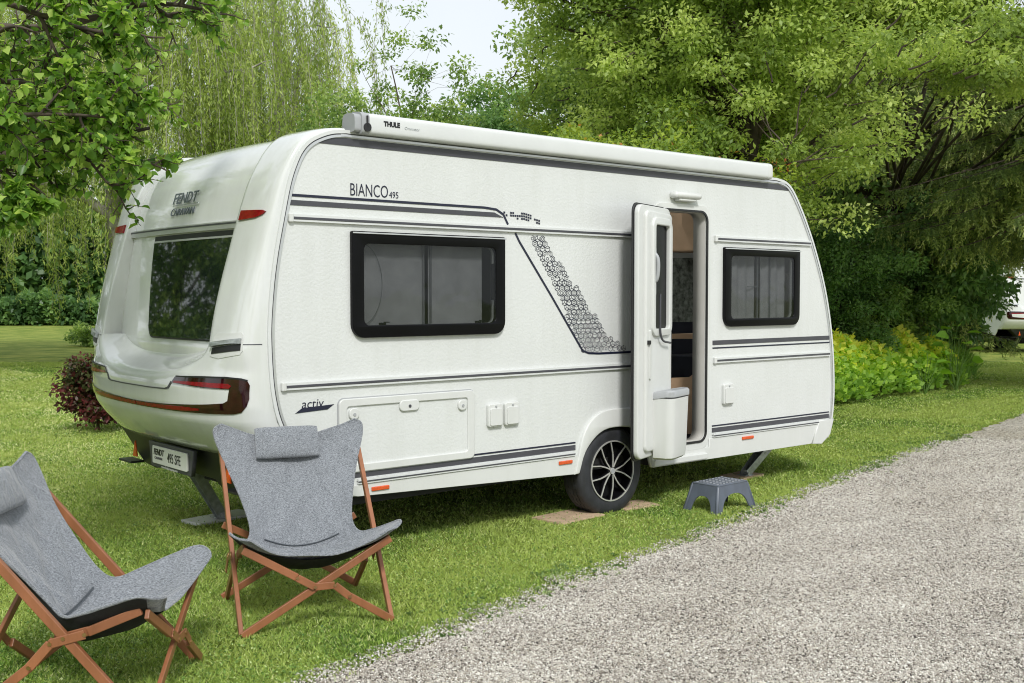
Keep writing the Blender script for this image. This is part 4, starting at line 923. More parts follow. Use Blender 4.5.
# ==================================================================== lounge chairs
def lounge_chair(name, loc, rz, label):
    root = empty(name, loc, rz); tag(root, label, 'chair', 'grey fabric folding chairs on the lawn')
    W, D = .731, .687; wd, th = .036, .022
    FLf, FRf, BLf, BRf = (0,0,.005), (W,0,.005), (0,D,.005), (W,D,.005)
    bt = (.735,.853)
    for x, ox in ((0,-.0),(W,.0)):
        s = -1 if x == 0 else 1
        bm = bmesh.new(); bar(bm, (x,0,.008), (x,bt[0],bt[1]), wd, th, up=(1,0,0)); obj('long_leg', bm, M['frame_wood'], root)
        # seat bar: rear foot -> pivot -> front corner, kinked at the hinge plates
        xi = x-s*.020
        a = Vector((xi,D,.008)); b = Vector((xi,.005,.432)); 
        pv = Vector((xi,.285,.335)); p1 = Vector((xi,.415,.225)); p2 = Vector((xi,.335,.315)); p3 = Vector((xi,.205,.350))
        bm = bmesh.new(); bar(bm, a, p1, wd, th*.8, up=(1,0,0)); obj('rear_leg', bm, M['frame_wood'], root)
        bm = bmesh.new(); bar(bm, p3, b, wd, th*.8, up=(1,0,0)); obj('seat_bar', bm, M['frame_wood'], root)
        bm = bmesh.new(); xo = x+s*.014
        for q0, q1 in ((p1,p2),(p2,p3)):
            for xx in (xi-s*.012,): bar(bm, (xx,q0.y,q0.z), (xx,q1.y,q1.z), wd*1.0, .008, up=(1,0,0))
            bar(bm, (xo,q0.y,q0.z), (xo,q1.y,q1.z), wd*1.0, .006, up=(1,0,0))
        obj('hinge_plate', bm, M['frame_wood'], root)
        for q in (p1,p2,p3,pv):
            bm = bmesh.new(); cyl(bm, (xo+s*.002,q.y,q.z), (xo+s*.006,q.y,q.z), .008, seg=10); obj('rivet', bm, M['brass'], root)
    # front X and rear X
    for y0, yt, zt, zc, dk, nm in ((-.022,-.020,.420,.21,1,'front_brace'),(D+.016,D+.02,.40,.21,0,'rear_brace')):
        c = Vector((W/2, y0, zc+.01))
        bm = bmesh.new(); bar(bm, (0,y0,.012), (W-.008,yt,zt), wd, th*.8, up=(0,1,0)); obj(nm, bm, M['frame_wood'], root)
        y1 = y0-.018 if dk else y0+.018
        l1 = Vector((W*.355,y1,.270)); l2 = Vector((W*.47,y1,.218)); l3 = Vector((W*.60,y1,.218)); l4 = Vector((W*.70,y1,.155))
        bm = bmesh.new(); bar(bm, (W,y0,.012), l4+Vector((0,(y0-y1)*.6,0)), wd, th*.8, up=(0,1,0)); obj(nm, bm, M['frame_wood'], root)
        bm = bmesh.new(); bar(bm, l1+Vector((0,(y0-y1)*.6,0)), (.008,yt,zt), wd, th*.8, up=(0,1,0)); obj(nm, bm, M['frame_wood'], root)
        bm = bmesh.new()
        for q0, q1 in ((l1,l2),(l2,l3),(l3,l4)): bar(bm, q0, q1, wd, .007, up=(0,1,0))
        obj('hinge_plate', bm, M['frame_wood'], root)
        for q in (l1,l2,l3,l4):
            bm = bmesh.new(); cyl(bm, q+Vector((0,-.003,0)), q+Vector((0,-.007,0)), .008, seg=10); obj('rivet', bm, M['brass'], root)
    # fabric seat: edges left/right and centre line, from the back top to the front
    E_ = [(-.034,.722,.935),(-.026,.680,.855),(.030,.592,.705),(.080,.480,.560),(.105,.385,.445),(.080,.315,.395),(.020,.215,.425),(-.025,.10,.470),(-.048,-.010,.505),(-.046,-.085,.480)]
    C_ = [(.366,.735,.850),(.366,.690,.765),(.366,.600,.620),(.366,.510,.480),(.366,.430,.350),(.366,.385,.298),(.366,.270,.290),(.366,.13,.312),(.366,.02,.365),(.366,-.025,.372)]
    Es = catmull(E_, 5); Cs = catmull(C_, 5); nv = len(Es); nu = 37
    r3 = np.random.default_rng(5 if 'x' in name else 11)
    def surf(off=0, sag=0, tri=0):
        rows = []
        for j in range(nv):
            row = []; L = Es[j]; R_ = np.array([W-L[0], L[1], L[2]]); c = Cs[j]
            for i in range(nu):
                v = j/(nv-1); u = i/(nu-1); t = 2*u-1
                lim = 1
                if v > .86: lim = 1-.20*(1-math.sqrt(max(0, 1-((v-.86)/.14)**2)))
                if v < .06: lim = 1-.10*(1-math.sqrt(max(0, 1-((.06-v)/.06)**2)))
                t0 = t; t *= lim; u = (t+1)/2; k = (1-abs(t0)**2.1)
                if j > nv*.62: k = (1-abs(t0)**2.6)
                p = L*(1-u)+R_*u+(c-(L+R_)/2)*k
                v = j/(nv-1); m_ = 1-t*t
                # wrinkles running from the corners and from the seat fold
                wr = .011*math.sin(26*(u*.8+v*1.3))*m_*math.exp(-((v-.45)/.28)**2)+.009*math.sin(40*(u*1.2-v*.8)+1)*m_*math.exp(-((v-.6)/.2)**2)+.006*math.sin(18*u-31*v)*m_; wr *= 1-math.exp(-((v-.50)/.06)**2); wr += -.012*math.exp(-((v-.50-.03*t*t)/.012)**2)*m_
                p = p+np.array([0, -wr*.6, wr])
                p = p+np.array([0, off*.55, -off*.85])+np.array([0, sag*.5*m_*(1-abs(2*v-1)**2), -sag*m_*(1-abs(2*v-1)**4)])
                row.append(p)
            rows.append(row)
        # rounded corner lobes at the four tips
        return rows
    top = surf(); lo = surf(.012)
    bm = bmesh.new(); A = grid(bm, top); B = grid(bm, lo)
    rimA = A[0]+[r[-1] for r in A[1:]]+A[-1][::-1][1:]+[r[0] for r in A[::-1]][1:-1]; rimB = B[0]+[r[-1] for r in B[1:]]+B[-1][::-1][1:]+[r[0] for r in B[::-1]][1:-1]
    n_ = len(rimA)
    for i in range(n_): bm.faces.new((rimA[i], rimA[(i+1)%n_], rimB[(i+1)%n_], rimB[i]))
    seat = obj('seat_fabric', bm, M['fabric'], root, 60)
    # piping along the edge
    bm = bmesh.new(); loop = [v for v in top[0]]+[r[-1] for r in top[1:]]+top[-1][::-1][1:]+[r[0] for r in top[::-1]][1:]
    tube(bm, [p+np.array([0,.003,-.005]) for p in loop], .0065, 6); obj('piping', bm, M['fabric'], seat, 60)
    js = int(.50*(nv-1)); bm = bmesh.new(); tube(bm, [p+np.array([0,-.004,.006]) for p in top[js][5:-5]], .0035, 5); obj('seat_seam_shade', bm, mat('seam_shadow_grey', (.07,.08,.09), .9), seat, 60)  # dark line along the seat seam, its colour standing in for crease shade
    # black lining hanging a little below the seat
    g = surf(.016, .034); bm = bmesh.new(); grid(bm, [r for r in g[4:-3]]); obj('black_lining', bm, M['lining'], root, 60)
    # pillow
    bm = bmesh.new(); rows = []
    for i in range(17):
        a = -1+2*i/16; r_ = []
        for k in range(16):
            t = 2*PI*k/16; e = (1-abs(a)**8)
            yy = math.copysign(abs(math.cos(t))**.6, math.cos(t))*.088*(.93+.07*e); zz = math.copysign(abs(math.sin(t))**.8, math.sin(t))*.026*(.25+.75*(1-abs(a)**5))
            # local: along x, height along the back, thickness normal
            up_ = np.array([0,.42,.91]); nn = np.array([0,-.91,.42])
            r_.append(np.array([.345,.690,.818])+np.array([a*.168,0,0])+up_*yy+nn*(zz+.022))
        rows.append(r_+[r_[0]])
    grid(bm, rows); bm.faces.new([bm.verts.new(p) for p in rows[0][:-1]]); bm.faces.new([bm.verts.new(p) for p in rows[-1][:-1]]); bmesh.ops.remove_doubles(bm, verts=bm.verts, dist=1e-5)
    obj('head_pillow', bm, M['fabric'], root, 50)
    return root
lounge_chair('folding_chair', (-.728,-.922,0), math.radians(-18.6), 'grey fabric folding chair wholly in view in front of the rear corner of the caravan')
lounge_chair('folding_chair', (-1.495,-1.646,0), math.radians(50.4), 'grey fabric folding chair facing right, cut off by the left edge of the photo')
# ==================================================================== TREES AND PLANTS
def sub_local(V, loc): return V-np.array(loc)[None]
def make_tree(name, loc, label, cat, trunk_lines, leafset, lm, bark='bark', group=None, kind=None):
    """loc = base; trunk_lines and leaf arrays in world coordinates; single parts trunk + crown under an empty"""
    root = empty(name, loc); tag(root, label, cat, group)
    lv = np.array(loc, float)
    if trunk_lines:
        V, F = tubes_np(trunk_lines, 6); mesh_obj('trunk', np_mesh('trunk', V-lv, F, smooth=True), M[bark], root)
    V, F, r = leafset; mesh_obj('crown', np_mesh('crown', V-lv, F, r), lm, root)
    return root
def clump_points(centres, rad, per, flat=.6):
    n = len(centres)*per; c = np.repeat(centres, per, 0); r = np.repeat(np.broadcast_to(rad, len(centres)), per)
    d = unit(rng.normal(size=(n,3)))*(rng.random(n)**.45)[:,None]; d[:,2] *= flat
    return c+d*r[:,None], d
def ellipsoid_centres(n, c, rx, ry, rz, shell=.35, freq=1.6, thr=-.2):
    out_ = []; k = 0
    while k < n:
        m = 4*n; d = unit(rng.normal(size=(m,3))); rr = (shell+(1-shell)*rng.random(m))**.8
        lob = 1+.16*np.sin(d[:,0]*freq*3+c[0])+.14*np.sin(d[:,1]*freq*4+d[:,2]*5+c[1])+.10*np.sin(d[:,2]*freq*7+d[:,0]*6)
        P = np.array(c)+d*rr[:,None]*lob[:,None]*np.array([rx,ry,rz]); f = np.sin(P[:,0]*freq*1.3+P[:,2])+np.sin(P[:,1]*freq*1.7+1)+np.sin(P[:,2]*freq*2.1+P[:,0])
        P = P[(f > thr*3+rng.normal(size=m)*.5)&(P[:,2] > .15)]; out_.append(P); k += len(P)
    return np.concatenate(out_)[:n]
def skeleton(base, top, r0, centres, nlimb=9, sag=.0):
    """trunk, limbs and twigs reaching every clump"""
    base = np.array(base, float); top = np.array(top, float); lines = []
    tr = wander(base, top, 14, .025); lines.append((tr, np.linspace(r0, r0*.25, 14)))
    idx = rng.choice(len(centres), min(nlimb, len(centres)), replace=False); nodes = [tr[5:]]
    for i in idx:
        q = centres[i]; h = np.clip((q[2]-base[2])*.55, (top[2]-base[2])*.18, (top[2]-base[2])*.9); j = int(np.clip(np.searchsorted(tr[:,2], base[2]+h), 2, 12))
        p = tr[j]; m_ = wander(p, q, 10, .05); m_[:,2] += np.sin(np.linspace(0,PI,10))*np.linalg.norm(q-p)*.08
        lines.append((m_, np.linspace(r0*.38, r0*.07, 10))); nodes.append(m_[3:])
    nodes = np.concatenate(nodes)
    for c in centres:
        dd = np.linalg.norm(nodes-c, axis=1)+np.maximum(0, nodes[:,2]-c[2])*.8; p = nodes[np.argmin(dd)]
        if np.linalg.norm(p-c) > 1.0: p = c+(p-c)/np.linalg.norm(p-c)*.40
        lines.append((wander(p, c, 5, .06), np.linspace(r0*.075, r0*.02, 5)))
    return lines
def broadleaf(name, px, Z, label, zc, rx, rz, ncl, per, L, W, lm, r0=.14, crad=.42, group=None, cat='tree', thr=-.25, ry=None, bark='bark', dz=0, shell=.35, zbase=0, off=(0,0), nlimb=9, droop=.25, shape='rhomb'):
    b = ground(px, Z); c = (b.x+off[0], b.y+off[1], zc)
    cen = ellipsoid_centres(ncl, c, rx, ry or rx, rz, shell, thr=thr)
    P, d = clump_points(cen, rng.uniform(.6,1.25,ncl)*crad, per)
    n = len(P); D = unit(d*1.0+rng.normal(size=(n,3))*.7+np.array([0,0,-droop])); Ls = L*rng.uniform(.6,1.25,n)
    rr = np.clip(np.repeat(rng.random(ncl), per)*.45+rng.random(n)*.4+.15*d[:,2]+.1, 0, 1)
    N_ = rng.normal(size=(n,3))*.5+d*.6; N_[:,2] += .7
    lf = leaves(P, D, Ls, Ls*W, N=N_, rnd=rr, shape=shape)
    sk = skeleton((b.x,b.y,zbase), (b.x+off[0]*.6,b.y+off[1]*.6,zc+rz*.7), r0, cen, nlimb)
    return make_tree(name, (b.x,b.y,0), label, cat, sk, lf, lm, bark, group)
G_mid = leafmat('mid_green_leaf', [(0,(.028,.052,.018)),(.4,(.072,.115,.032)),(.75,(.135,.185,.05)),(1,(.24,.29,.09))], .45, gain=2.5)
G_fresh = leafmat('fresh_green_leaf', [(0,(.050,.074,.022)),(.3,(.100,.140,.036)),(.65,(.165,.207,.055)),(.93,(.25,.285,.10)),(1,(.36,.34,.16))], .5, gain=2.6)
G_dark = leafmat('dark_green_leaf', [(0,(.016,.034,.012)),(.5,(.040,.074,.022)),(1,(.095,.14,.045))], .45, .35, gain=3.5)
G_red = leafmat('red_tipped_leaf', [(0,(.04,.065,.018)),(.5,(.095,.14,.03)),(.86,(.17,.21,.03)),(.93,(.28,.09,.05)),(1,(.40,.13,.09))], .45, gain=2.3)
G_willow = leafmat('willow_leaf', [(0,(.05,.080,.018)),(.5,(.135,.175,.042)),(.9,(.25,.29,.10)),(1,(.38,.37,.15))], .5, gain=2.4)
G_fore = leafmat('pear_leaf', [(0,(.03,.068,.012)),(.5,(.072,.135,.020)),(.85,(.14,.21,.045)),(1,(.24,.31,.08))], .5, .35, gain=2.3)
G_spruce = leafmat('spruce_needle', [(0,(.020,.030,.012)),(.4,(.050,.068,.022)),(.75,(.10,.115,.035)),(1,(.20,.20,.09))], .42, .6, gain=4.6)
G_maroon = leafmat('maroon_leaf', [(0,(.02,.035,.010)),(.45,(.05,.06,.018)),(.6,(.06,.02,.015)),(.85,(.10,.015,.018)),(1,(.22,.10,.07))], .25, gain=1.3)
# ---- big broadleaf tree behind the caravan
broadleaf('broadleaf_tree', 735, 14.5, 'large bright green broadleaf tree rising behind the front half of the caravan', 5.6, 3.0, 2.8, 1150, 230, .066, .55, G_fresh, .17, .34, thr=-.35, nlimb=22, bark='bark')
bq = ground(850, 17.5)+Vector((-1.2,-3.4,0)); bb = ground(872, 22.6)
broadleaf('broadleaf_tree', 872, 22.6, 'bright green broadleaf tree with low spreading boughs in front of the spruces', 5.6, 2.0, 1.5, 420, 210, .064, .55, G_fresh, .09, .30, thr=-.25, nlimb=14, off=(bq.x-bb.x, bq.y-bb.y))
broadleaf('broadleaf_tree', 690, 19.0, 'deep green tree filling the gap behind the reddish hedge', 4.6, 2.6, 3.0, 280, 260, .11, .6, G_mid, .16, .6, thr=-.3)
broadleaf('red_tipped_shrub', 640, 12.8, 'tall shrub with reddish young leaves behind the caravan roof', 2.55, 1.75, 1.05, 230, 260, .07, .5, G_red, .07, .36, cat='shrub', thr=-.3)
broadleaf('red_tipped_shrub', 560, 14.2, 'green shrub left of the reddish one, just above the awning case', 2.5, 1.5, 1.15, 170, 240, .075, .5, G_mid, .07, .36, cat='shrub', thr=-.2)
# thin trees against the sky
broadleaf('slender_tree', 392, 17, 'thin young tree with see-through crown against the white sky', 3.75, 1.35, 1.95, 210, 75, .075, .5, G_mid, .035, .24, thr=-.05, shell=.1, cat='tree')
broadleaf('slender_tree', 452, 18, 'narrow yellowish-green young tree right of the see-through one', 3.6, .8, 1.5, 120, 110, .08, .55, G_fresh, .05, .30, thr=-.1, shell=.1, cat='tree')
broadleaf('slender_tree', 352, 20, 'low dark green bush filling in beside the willow above the roof corner', 2.9, 1.3, 1.1, 90, 150, .09, .5, G_mid, .06, .4, thr=-.1, cat='tree')
broadleaf('distant_tree', 495, 26, 'dark bluish-green tree far behind the gap in the trees', 4.6, 1.6, 2.0, 120, 200, .12, .5, G_dark, .12, .55, thr=-.3)
broadleaf('distant_tree', 425, 27, 'dark green tree far behind the slender trees', 3.9, 2.6, 1.8, 140, 200, .13, .5, G_mid, .12, .6, thr=-.3)
# spires of the slender trees
# ---- weeping willow
def willow(px, Z, label, H, R, nstr, name='weeping_willow'):
    b = np.array(ground(px, Z)); tops = []
    cen = ellipsoid_centres(nstr, (b[0], b[1], H*.70), R, R, H*.32, .2, thr=-.5)
    lines = skeleton(b, (b[0], b[1], H*.92), .28, cen[:90], 14)
    VV = []; P_ = []; D_2 = []; N0 = 24
    for c in cen:
        ln = rng.uniform(1.0, 3.6)*(1 if c[2] < H*.8 else .7); ln = min(ln, c[2]-1.1)
        if ln < .4: continue
        m_ = int(ln/.055); t = np.linspace(0,1,m_)[:,None]; out_d = unit((c-b)*np.array([1,1,0]))
        path = c+out_d*(np.sqrt(t)*rng.uniform(.1,.6))+np.array([0,0,-1])*(t*ln)+np.sin(t*6+rng.random()*6)*rng.normal(size=3)*.05*np.array([1,1,0])
        lines.append((path[::max(1,m_//5)], np.full(len(path[::max(1,m_//5)]), .004)))
        P_.append(np.repeat(path, 4, 0)+rng.normal(size=(m_*4,3))*.045)
    P = np.concatenate(P_); n = len(P); D = rng.normal(size=(n,3))*.55; D[:,2] -= 1; D = unit(D)
    L = .095*rng.uniform(.6,1.3,n); reps = [len(x) for x in P_]; rr = np.clip(np.repeat(rng.random(len(P_)), reps)*.55+rng.random(n)*.45, 0, 1)
    return make_tree(name, b, label, 'willow', lines, leaves(P, D, L, L*.24, rnd=rr), G_willow, 'birch')
willow(150, 22, 'tall pale green weeping willow behind the left end of the caravan', 10.5, 4.3, 1150)
willow(-75, 27, 'weeping willow with hanging curtains of leaves at the left edge of the photo', 10, 5.2, 1300)
willow(275, 24, 'feathery pale green willow standing just left of the gap of sky', 8.6, 1.8, 330)
# ---- spruces
def spruce(px, Z, label, H, R, zlow, seed, nb=230, name='spruce_tree'):
    r_ = np.random.default_rng(seed); b = np.array(ground(px, Z)); lines = [(wander(b, b+np.array([0,0,H]), 12, .006), np.linspace(.20,.02,12))]
    P_ = []; D_2 = []; R_2 = []
    for k in range(nb):
        h = zlow+(H-zlow)*r_.random()**1.25; Lb = R*(1-(h/H)**1.1)*r_.uniform(.65,1.1)+.3; a = r_.random()*2*PI; u = np.array([math.cos(a), math.sin(a), 0]); s_ = np.array([-u[1], u[0], 0])
        t = np.linspace(0,1,12)[:,None]; path = b+np.array([0,0,h])+u*(t*Lb)+np.array([0,0,1])*(.12*np.sin(t*2.2)*Lb-.42*t**1.5*Lb+.16*t**4*Lb)
        lines.append((path, np.linspace(.028,.006,12)))
        nt_ = int(Lb*26)
        for i in range(nt_):
            f = .18+.82*r_.random(); p = path[0]*0+np.array([np.interp(f, t[:,0], path[:,m]) for m in range(3)]); lt = r_.uniform(.18,.55)*(1.15-f*.55); sd_ = s_*(1 if r_.random() < .5 else -1)
            dirv = unit(sd_*r_.uniform(.2,.75)+u*r_.uniform(0,.5)+np.array([0,0,-1])*r_.uniform(.35,1.0)); m_ = max(4, int(lt/.028)); tt = np.linspace(0,1,m_)[:,None]
            q = p+dirv*(tt*lt)+np.array([0,0,-1])*(tt**2*lt*.25)
            P_.append(np.repeat(q, 3, 0)); D_2.append(unit(np.repeat(dirv[None], m_*3, 0)+r_.normal(size=(m_*3,3))*.55)); tip = np.repeat((tt[:,0] > .72)*.35*(f > .5)+r_.random()*.35, 3); R_2.append(tip)
    P = np.concatenate(P_); D = np.concatenate(D_2); n = len(P); rr = np.clip(np.concatenate(R_2)+r_.random(n)*.3, 0, 1)
    L = .075*r_.uniform(.7,1.3,n)*max(1, Z/19)
    return make_tree(name, b, label, 'spruce', lines, leaves(P, D, L, L*.24, rnd=rr, fold=.05), G_spruce, 'bark')
spruce(1085, 18.5, 'tall spruce with drooping olive branches at the right edge of the photo', 11, 4.1, 2.75, 1, 400)
spruce(868, 21, 'dark spruce standing behind the green boughs right of the caravan', 11, 2.3, 1.2, 2, 240)
spruce(1120, 20, 'spruce reaching in from beyond the right edge of the photo', 11, 3.4, 3.7, 3, 190)
spruce(930, 26, 'spruce farther back between the two nearer spruces', 13, 3.4, 4.2, 4, 300)
# ---- shrubs by the right bed
broadleaf('broadleaf_shrub', 872, 19.0, 'dense mid-green shrub between the caravan front and the dark leaved one', 1.35, 1.15, .95, 150, 300, .075, .5, G_mid, .05, .28, cat='shrub', thr=-.6, droop=.4)
broadleaf('broadleaf_shrub', 838, 18.5, 'dark shrub half hidden by the front of the caravan', 1.6, 1.2, 1.35, 130, 260, .075, .5, G_dark, .05, .32, cat='shrub', thr=-.5, droop=.4)
broadleaf('broadleaf_shrub', 930, 19.5, 'open dark green shrub with glossy leaves in front of the far white caravan', 1.95, 1.45, 1.25, 120, 130, .12, .5, G_dark, .06, .34, cat='shrub', thr=-.25, droop=.7, shell=.2)
broadleaf('broadleaf_shrub', 948, 20.5, 'small glossy-leaved shrub beside the tail of the far caravan', 1.35, .75, .75, 45, 120, .12, .5, G_dark, .04, .30, cat='shrub', thr=-.3, droop=.7)
# lady's mantle bed
def mass(name, pts, hgt, n, L, W, lm, label, cat, up=.3, kind='stuff', rise=0):
    pts = np.array(pts); n_ = n; i = rng.integers(0, len(pts), n_); c = pts[i]; th_ = rng.random(n_)*2*PI; rr = np.sqrt(rng.random(n_))*c[:,2]
    x = c[:,0]+rr*np.cos(th_); y = c[:,1]+rr*np.sin(th_); prof = np.sqrt(np.maximum(.02, 1-(rr/c[:,2])**2))
    z = hgt*prof*(.25+.75*rng.random(n_)**.5)*(1+.22*wob(x*.9, y*.9))
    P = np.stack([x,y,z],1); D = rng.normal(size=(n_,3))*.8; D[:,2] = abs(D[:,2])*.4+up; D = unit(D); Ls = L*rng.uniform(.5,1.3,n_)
    V, F, r = leaves(P, D, Ls, Ls*W, rnd=np.clip(.62*(z/hgt)+.55*rng.random(n_)**.8,0,1))
    return tag(mesh_obj(name, np_mesh(name, V, F, r), lm), label, cat, kind=kind)
bed = [(10.6,3.95,.75),(11.2,4.1,.85),(12.0,4.2,.85),(12.9,4.25,.85),(13.8,4.3,.8),(14.8,4.35,.75),(11.5,4.9,.9),(13.2,5.2,.9),(14.9,5.1,.8)]
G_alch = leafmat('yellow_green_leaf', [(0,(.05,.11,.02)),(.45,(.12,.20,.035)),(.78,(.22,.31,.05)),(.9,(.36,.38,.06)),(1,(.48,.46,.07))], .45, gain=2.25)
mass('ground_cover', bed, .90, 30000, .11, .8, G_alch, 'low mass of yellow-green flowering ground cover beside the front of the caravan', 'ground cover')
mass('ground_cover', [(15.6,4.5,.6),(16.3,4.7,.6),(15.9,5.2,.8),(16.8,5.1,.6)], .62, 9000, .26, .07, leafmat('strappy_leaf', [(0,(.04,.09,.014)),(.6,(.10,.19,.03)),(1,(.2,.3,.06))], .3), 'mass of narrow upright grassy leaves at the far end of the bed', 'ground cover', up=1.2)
def bigleaf(name, loc, h, ns, label, L=.24):
    root = empty(name, loc); tag(root, label, 'plant'); st = []; P = []; D = []; rr = []
    for k in range(ns):
        a = k*2.4; tip = np.array([math.cos(a)*.28*(1-k/ns*.6), math.sin(a)*.28*(1-k/ns*.6), h*(.35+.65*k/ns)]); st.append((wander((0,0,0), tip, 6, .03), np.linspace(.009,.004,6)))
        P.append(tip); D.append(unit(np.array([math.cos(a), math.sin(a), .1])))
    V, F = tubes_np(st, 5); mesh_obj('stem', np_mesh('stem', V, F), leafmat('stem_green', [(0,(.08,.14,.03)),(1,(.1,.18,.04))]), root)
    lm_ = leafmat('broad_leaf', [(0,(.10,.20,.025)),(1,(.16,.28,.04))], .4)
    for k in range(ns):
        V, F, r = leaves(P[k][None], D[k][None], L*rng.uniform(.7,1.1,1), L*.7, N=np.array([[0,0,1.]])+rng.normal(size=(1,3))*.35, shape='ovate', fold=.16)
        mesh_obj('leaf', np_mesh('leaf', V, F, r), lm_, root)
g = ground(935, 18.6); bigleaf('broad_leaved_plant', (g.x, g.y-.4, 0), 1.15, 13, 'tall plant with big light green leaves rising from the yellow-green bed', .26)
g = ground(915, 17.8); bigleaf('broad_leaved_plant', (g.x, g.y-.2, 0), .72, 9, 'low clump of big light green leaves left of the tall broad-leaved plant', .26)
g = ground(848, 16.8); bigleaf('broad_leaved_plant', (g.x, g.y+.2, 0), .82, 8, 'clump of wide round leaves close to the front of the caravan', .28)
# maroon rose at the left
broadleaf('maroon_shrub', 96, 13.0, 'maroon-leaved rose bush beside the rear of the caravan', .50, .42, .55, 70, 75, .065, .6, G_maroon, .02, .16, cat='shrub', thr=-.3, droop=.3)
broadleaf('low_shrub', 92, 34, 'small rounded green shrub far out on the lawn by the caravan edge', .32, .8, .38, 30, 120, .10, .6, G_mid, .04, .3, cat='shrub', thr=-.6)
# far hedge and wood at the end of the lawn
def wood(name, px0, px1, Z, h0, h1, n, lm, label, L=.3, deep=5):
    px = rng.uniform(px0, px1, n); Zz = Z+rng.random(n)*deep; X = (px-512)/FPX*Zz
    top = h0+(h1-h0)*(.5+.5*np.sin(px*.021+1)*np.sin(px*.055+Z)); z = top*rng.random(n)**.7*(1+.1*np.sin(px*.3))
    P = np.stack([CAMP.x+Zz*CF.x+X*CR.x, CAMP.y+Zz*CF.y+X*CR.y, z],1); D = unit(rng.normal(size=(n,3))); Ls = L*rng.uniform(.6,1.3,n)
    V, F, r = leaves(P, D, Ls, Ls*.6, rnd=np.clip(rng.random(n)*.6+.4*np.sin(px*.09)*np.sin(z*1.3+px*.2),0,1)); return tag(mesh_obj(name, np_mesh(name, V, F, r), lm), label, 'trees', kind='stuff')
wood('low_hedge', -60, 150, 56, .9, 1.7, 16000, G_dark, 'low dark green hedge along the far end of the lawn', .28, 3)
wood('far_wood', -150, 330, 62, 5, 9, 42000, G_dark, 'dark wood beyond the far end of the lawn', .55, 8)
wood('far_wood', 600, 1250, 44, 6.5, 12, 90000, G_dark, 'dark wood far behind the trees on the right', .34, 8)
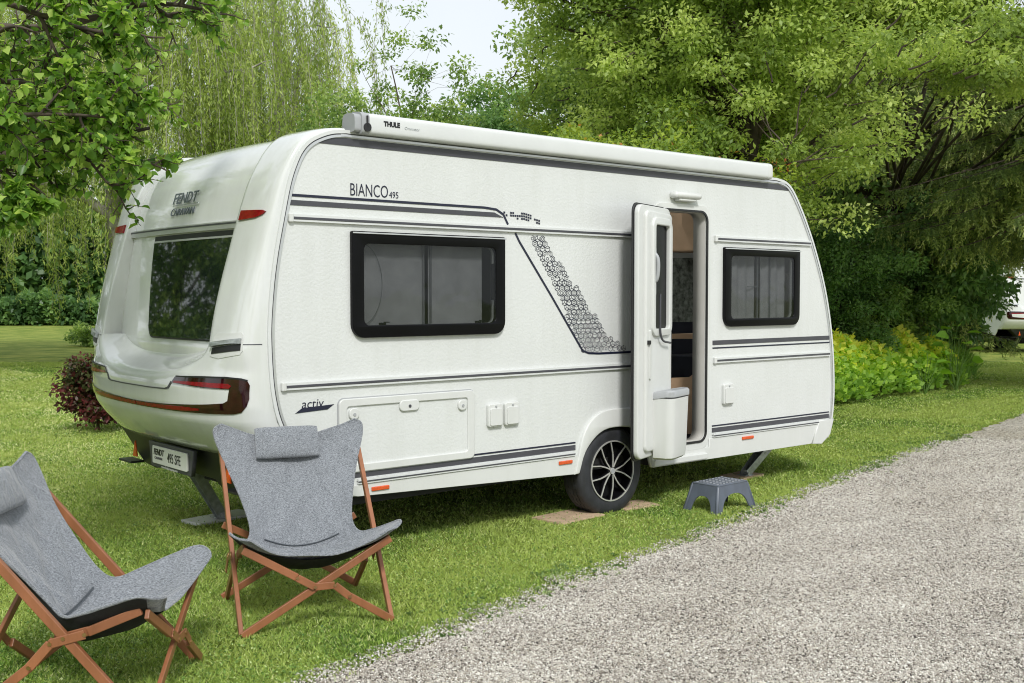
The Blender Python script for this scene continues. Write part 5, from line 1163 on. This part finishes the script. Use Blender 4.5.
# ---- overhanging pear-like tree at the left (foreground)
def fore_tree():
    base = ground(-330, 5.4); b = np.array(base); r_ = np.random.default_rng(21); lines = []; LP = []; LD = []
    trunk_top = np.array(at(-300, -60, 5.5)); tr = wander(b, trunk_top, 10, .03); lines.append((tr, np.linspace(.14,.08,10)))
    def grow(p, q, r0, lvl):
        n_ = 12 if lvl < 2 else 7; pts = wander(p, q, n_, .035 if lvl == 0 else .06); lines.append((pts, np.linspace(r0, r0*.3, n_)))
        L_ = np.linalg.norm(q-p)
        if lvl < 3:
            nk = (9, 6, 4)[lvl]
            for k in range(nk):
                f = .22+.78*(k+r_.random())/nk; i = min(n_-2, int(f*(n_-1))); st_ = pts[i]; d0 = unit(pts[i+1]-pts[i]); side = unit(np.cross(d0, r_.normal(size=3)))
                ln = L_*r_.uniform(.22,.42)*(1.15-f*.5) if lvl == 0 else L_*r_.uniform(.35,.6)
                grow(st_, st_+unit(d0*.75+side*.8+np.array([0,0,.05]))*ln, r0*(.5 if lvl == 0 else .55), lvl+1)
        if lvl >= 2:
            m_ = 7 if lvl == 3 else 4
            if lvl == 3: m_ = 4
            for k in range(m_):
                f = (k+.5)/m_; i = int(f*(n_-1)); p_ = pts[i]; d0 = unit(q-p); LP.append(p_); LD.append(unit(d0*.5+unit(r_.normal(size=3))*.9+np.array([0,0,-.35])))
    tips = [((-60,10),(205,10),5.9,.030),((-80,70),(130,78),5.4,.020),((-90,160),(150,128),5.5,.026),((-60,210),(30,212),5.0,.010),((-60,-30),(120,35),5.2,.022),((-70,120),(110,118),5.0,.016),((-80,135),(108,158),5.7,.016),((-60,20),(230,-30),6.4,.022),((-60,40),(90,150),6.2,.014)]
    for (p0, p1, Z, r0) in tips:
        p = np.array(at(p0[0]-30, p0[1], Z)); q = np.array(at(p1[0], p1[1], Z+.1)); k = tr[-3] if p0[1] > 50 else tr[-1]
        lines.append((wander(k, p, 8, .03), np.linspace(r0*1.6, r0, 8))); grow(p, q, r0, 0)
    # the rest of the crown, mostly outside the picture
    P = np.array(LP); D = np.array(LD); cen = ellipsoid_centres(160, np.array(at(-420,-140,5.2)), 1.6, 1.6, 1.1, .2, thr=-.3); Pc, dc = clump_points(cen, .3, 50); P = np.concatenate([P, Pc]); D = np.concatenate([D, unit(dc+rng.normal(size=dc.shape)*.6)])
    n = len(P); N_ = rng.normal(size=(n,3))*.55; N_[:,2] += 1; L = .050*rng.uniform(.6,1.25,n)
    lf = leaves(P, D, L, L*.78, N=N_, shape='ovate', fold=.14)
    print('fore leaves', n)
    make_tree('leafy_tree', b, 'round-leaved tree whose branches hang in over the rear of the caravan', 'tree', lines, lf, G_fore, 'bark')
fore_tree()
for (x_, y_, s_) in ((-5.5,12.5,'nearest'),(-1.5,18,'farthest'),(-10.5,12,'leftmost')):
    dd_ = Vector((x_,y_,0))-CAMP; Z_ = dd_.dot(CF); X_ = dd_.dot(CR)
    broadleaf('broadleaf_tree', 512+X_/Z_*FPX, Z_, 'broadleaf tree beyond the left edge of the photo, %s of three facing the caravan tail' % s_, 5.4, 3.1, 4.9, 200, 130, .2, .6, G_mid, .2, .8)
# ---- trees behind the viewer (they show in the windows and the glossy rear panel)
broadleaf('broadleaf_tree', 512, -12, 'broadleaf tree standing behind the viewer across the drive', 5, 3.5, 3.5, 150, 120, .2, .6, G_mid, .2, .8)
broadleaf('broadleaf_tree', -2600, 9, 'broadleaf tree on the lawn left of the picture', 5, 3.6, 3.6, 150, 120, .2, .6, G_mid, .2, .8)
# ==================================================================== the far caravan
far = caravan.copy(); COL.objects.link(far)
far['label'] = 'white caravan mostly hidden behind the bushes at the right edge of the photo'
DIR = (-.27, .96); xw = CR*DIR[0]+CF*DIR[1]; ang_ = math.atan2(xw.y, xw.x)
corner = CAMP+CF*30.0+CR*((1003-512)/FPX*30.0); yw = Vector((-xw.y, xw.x, 0))
far.rotation_euler.z = ang_
org = Vector((corner.x, corner.y, 0))-yw*2.3          # its x=0,y=0 corner
far.location = org+xw*CX0.x+yw*CX0.y
for ch in list(caravan.children):
    c = ch.copy(); COL.objects.link(c); c.parent = far
    for g_ in ch.children:
        d = g_.copy(); COL.objects.link(d); d.parent = c
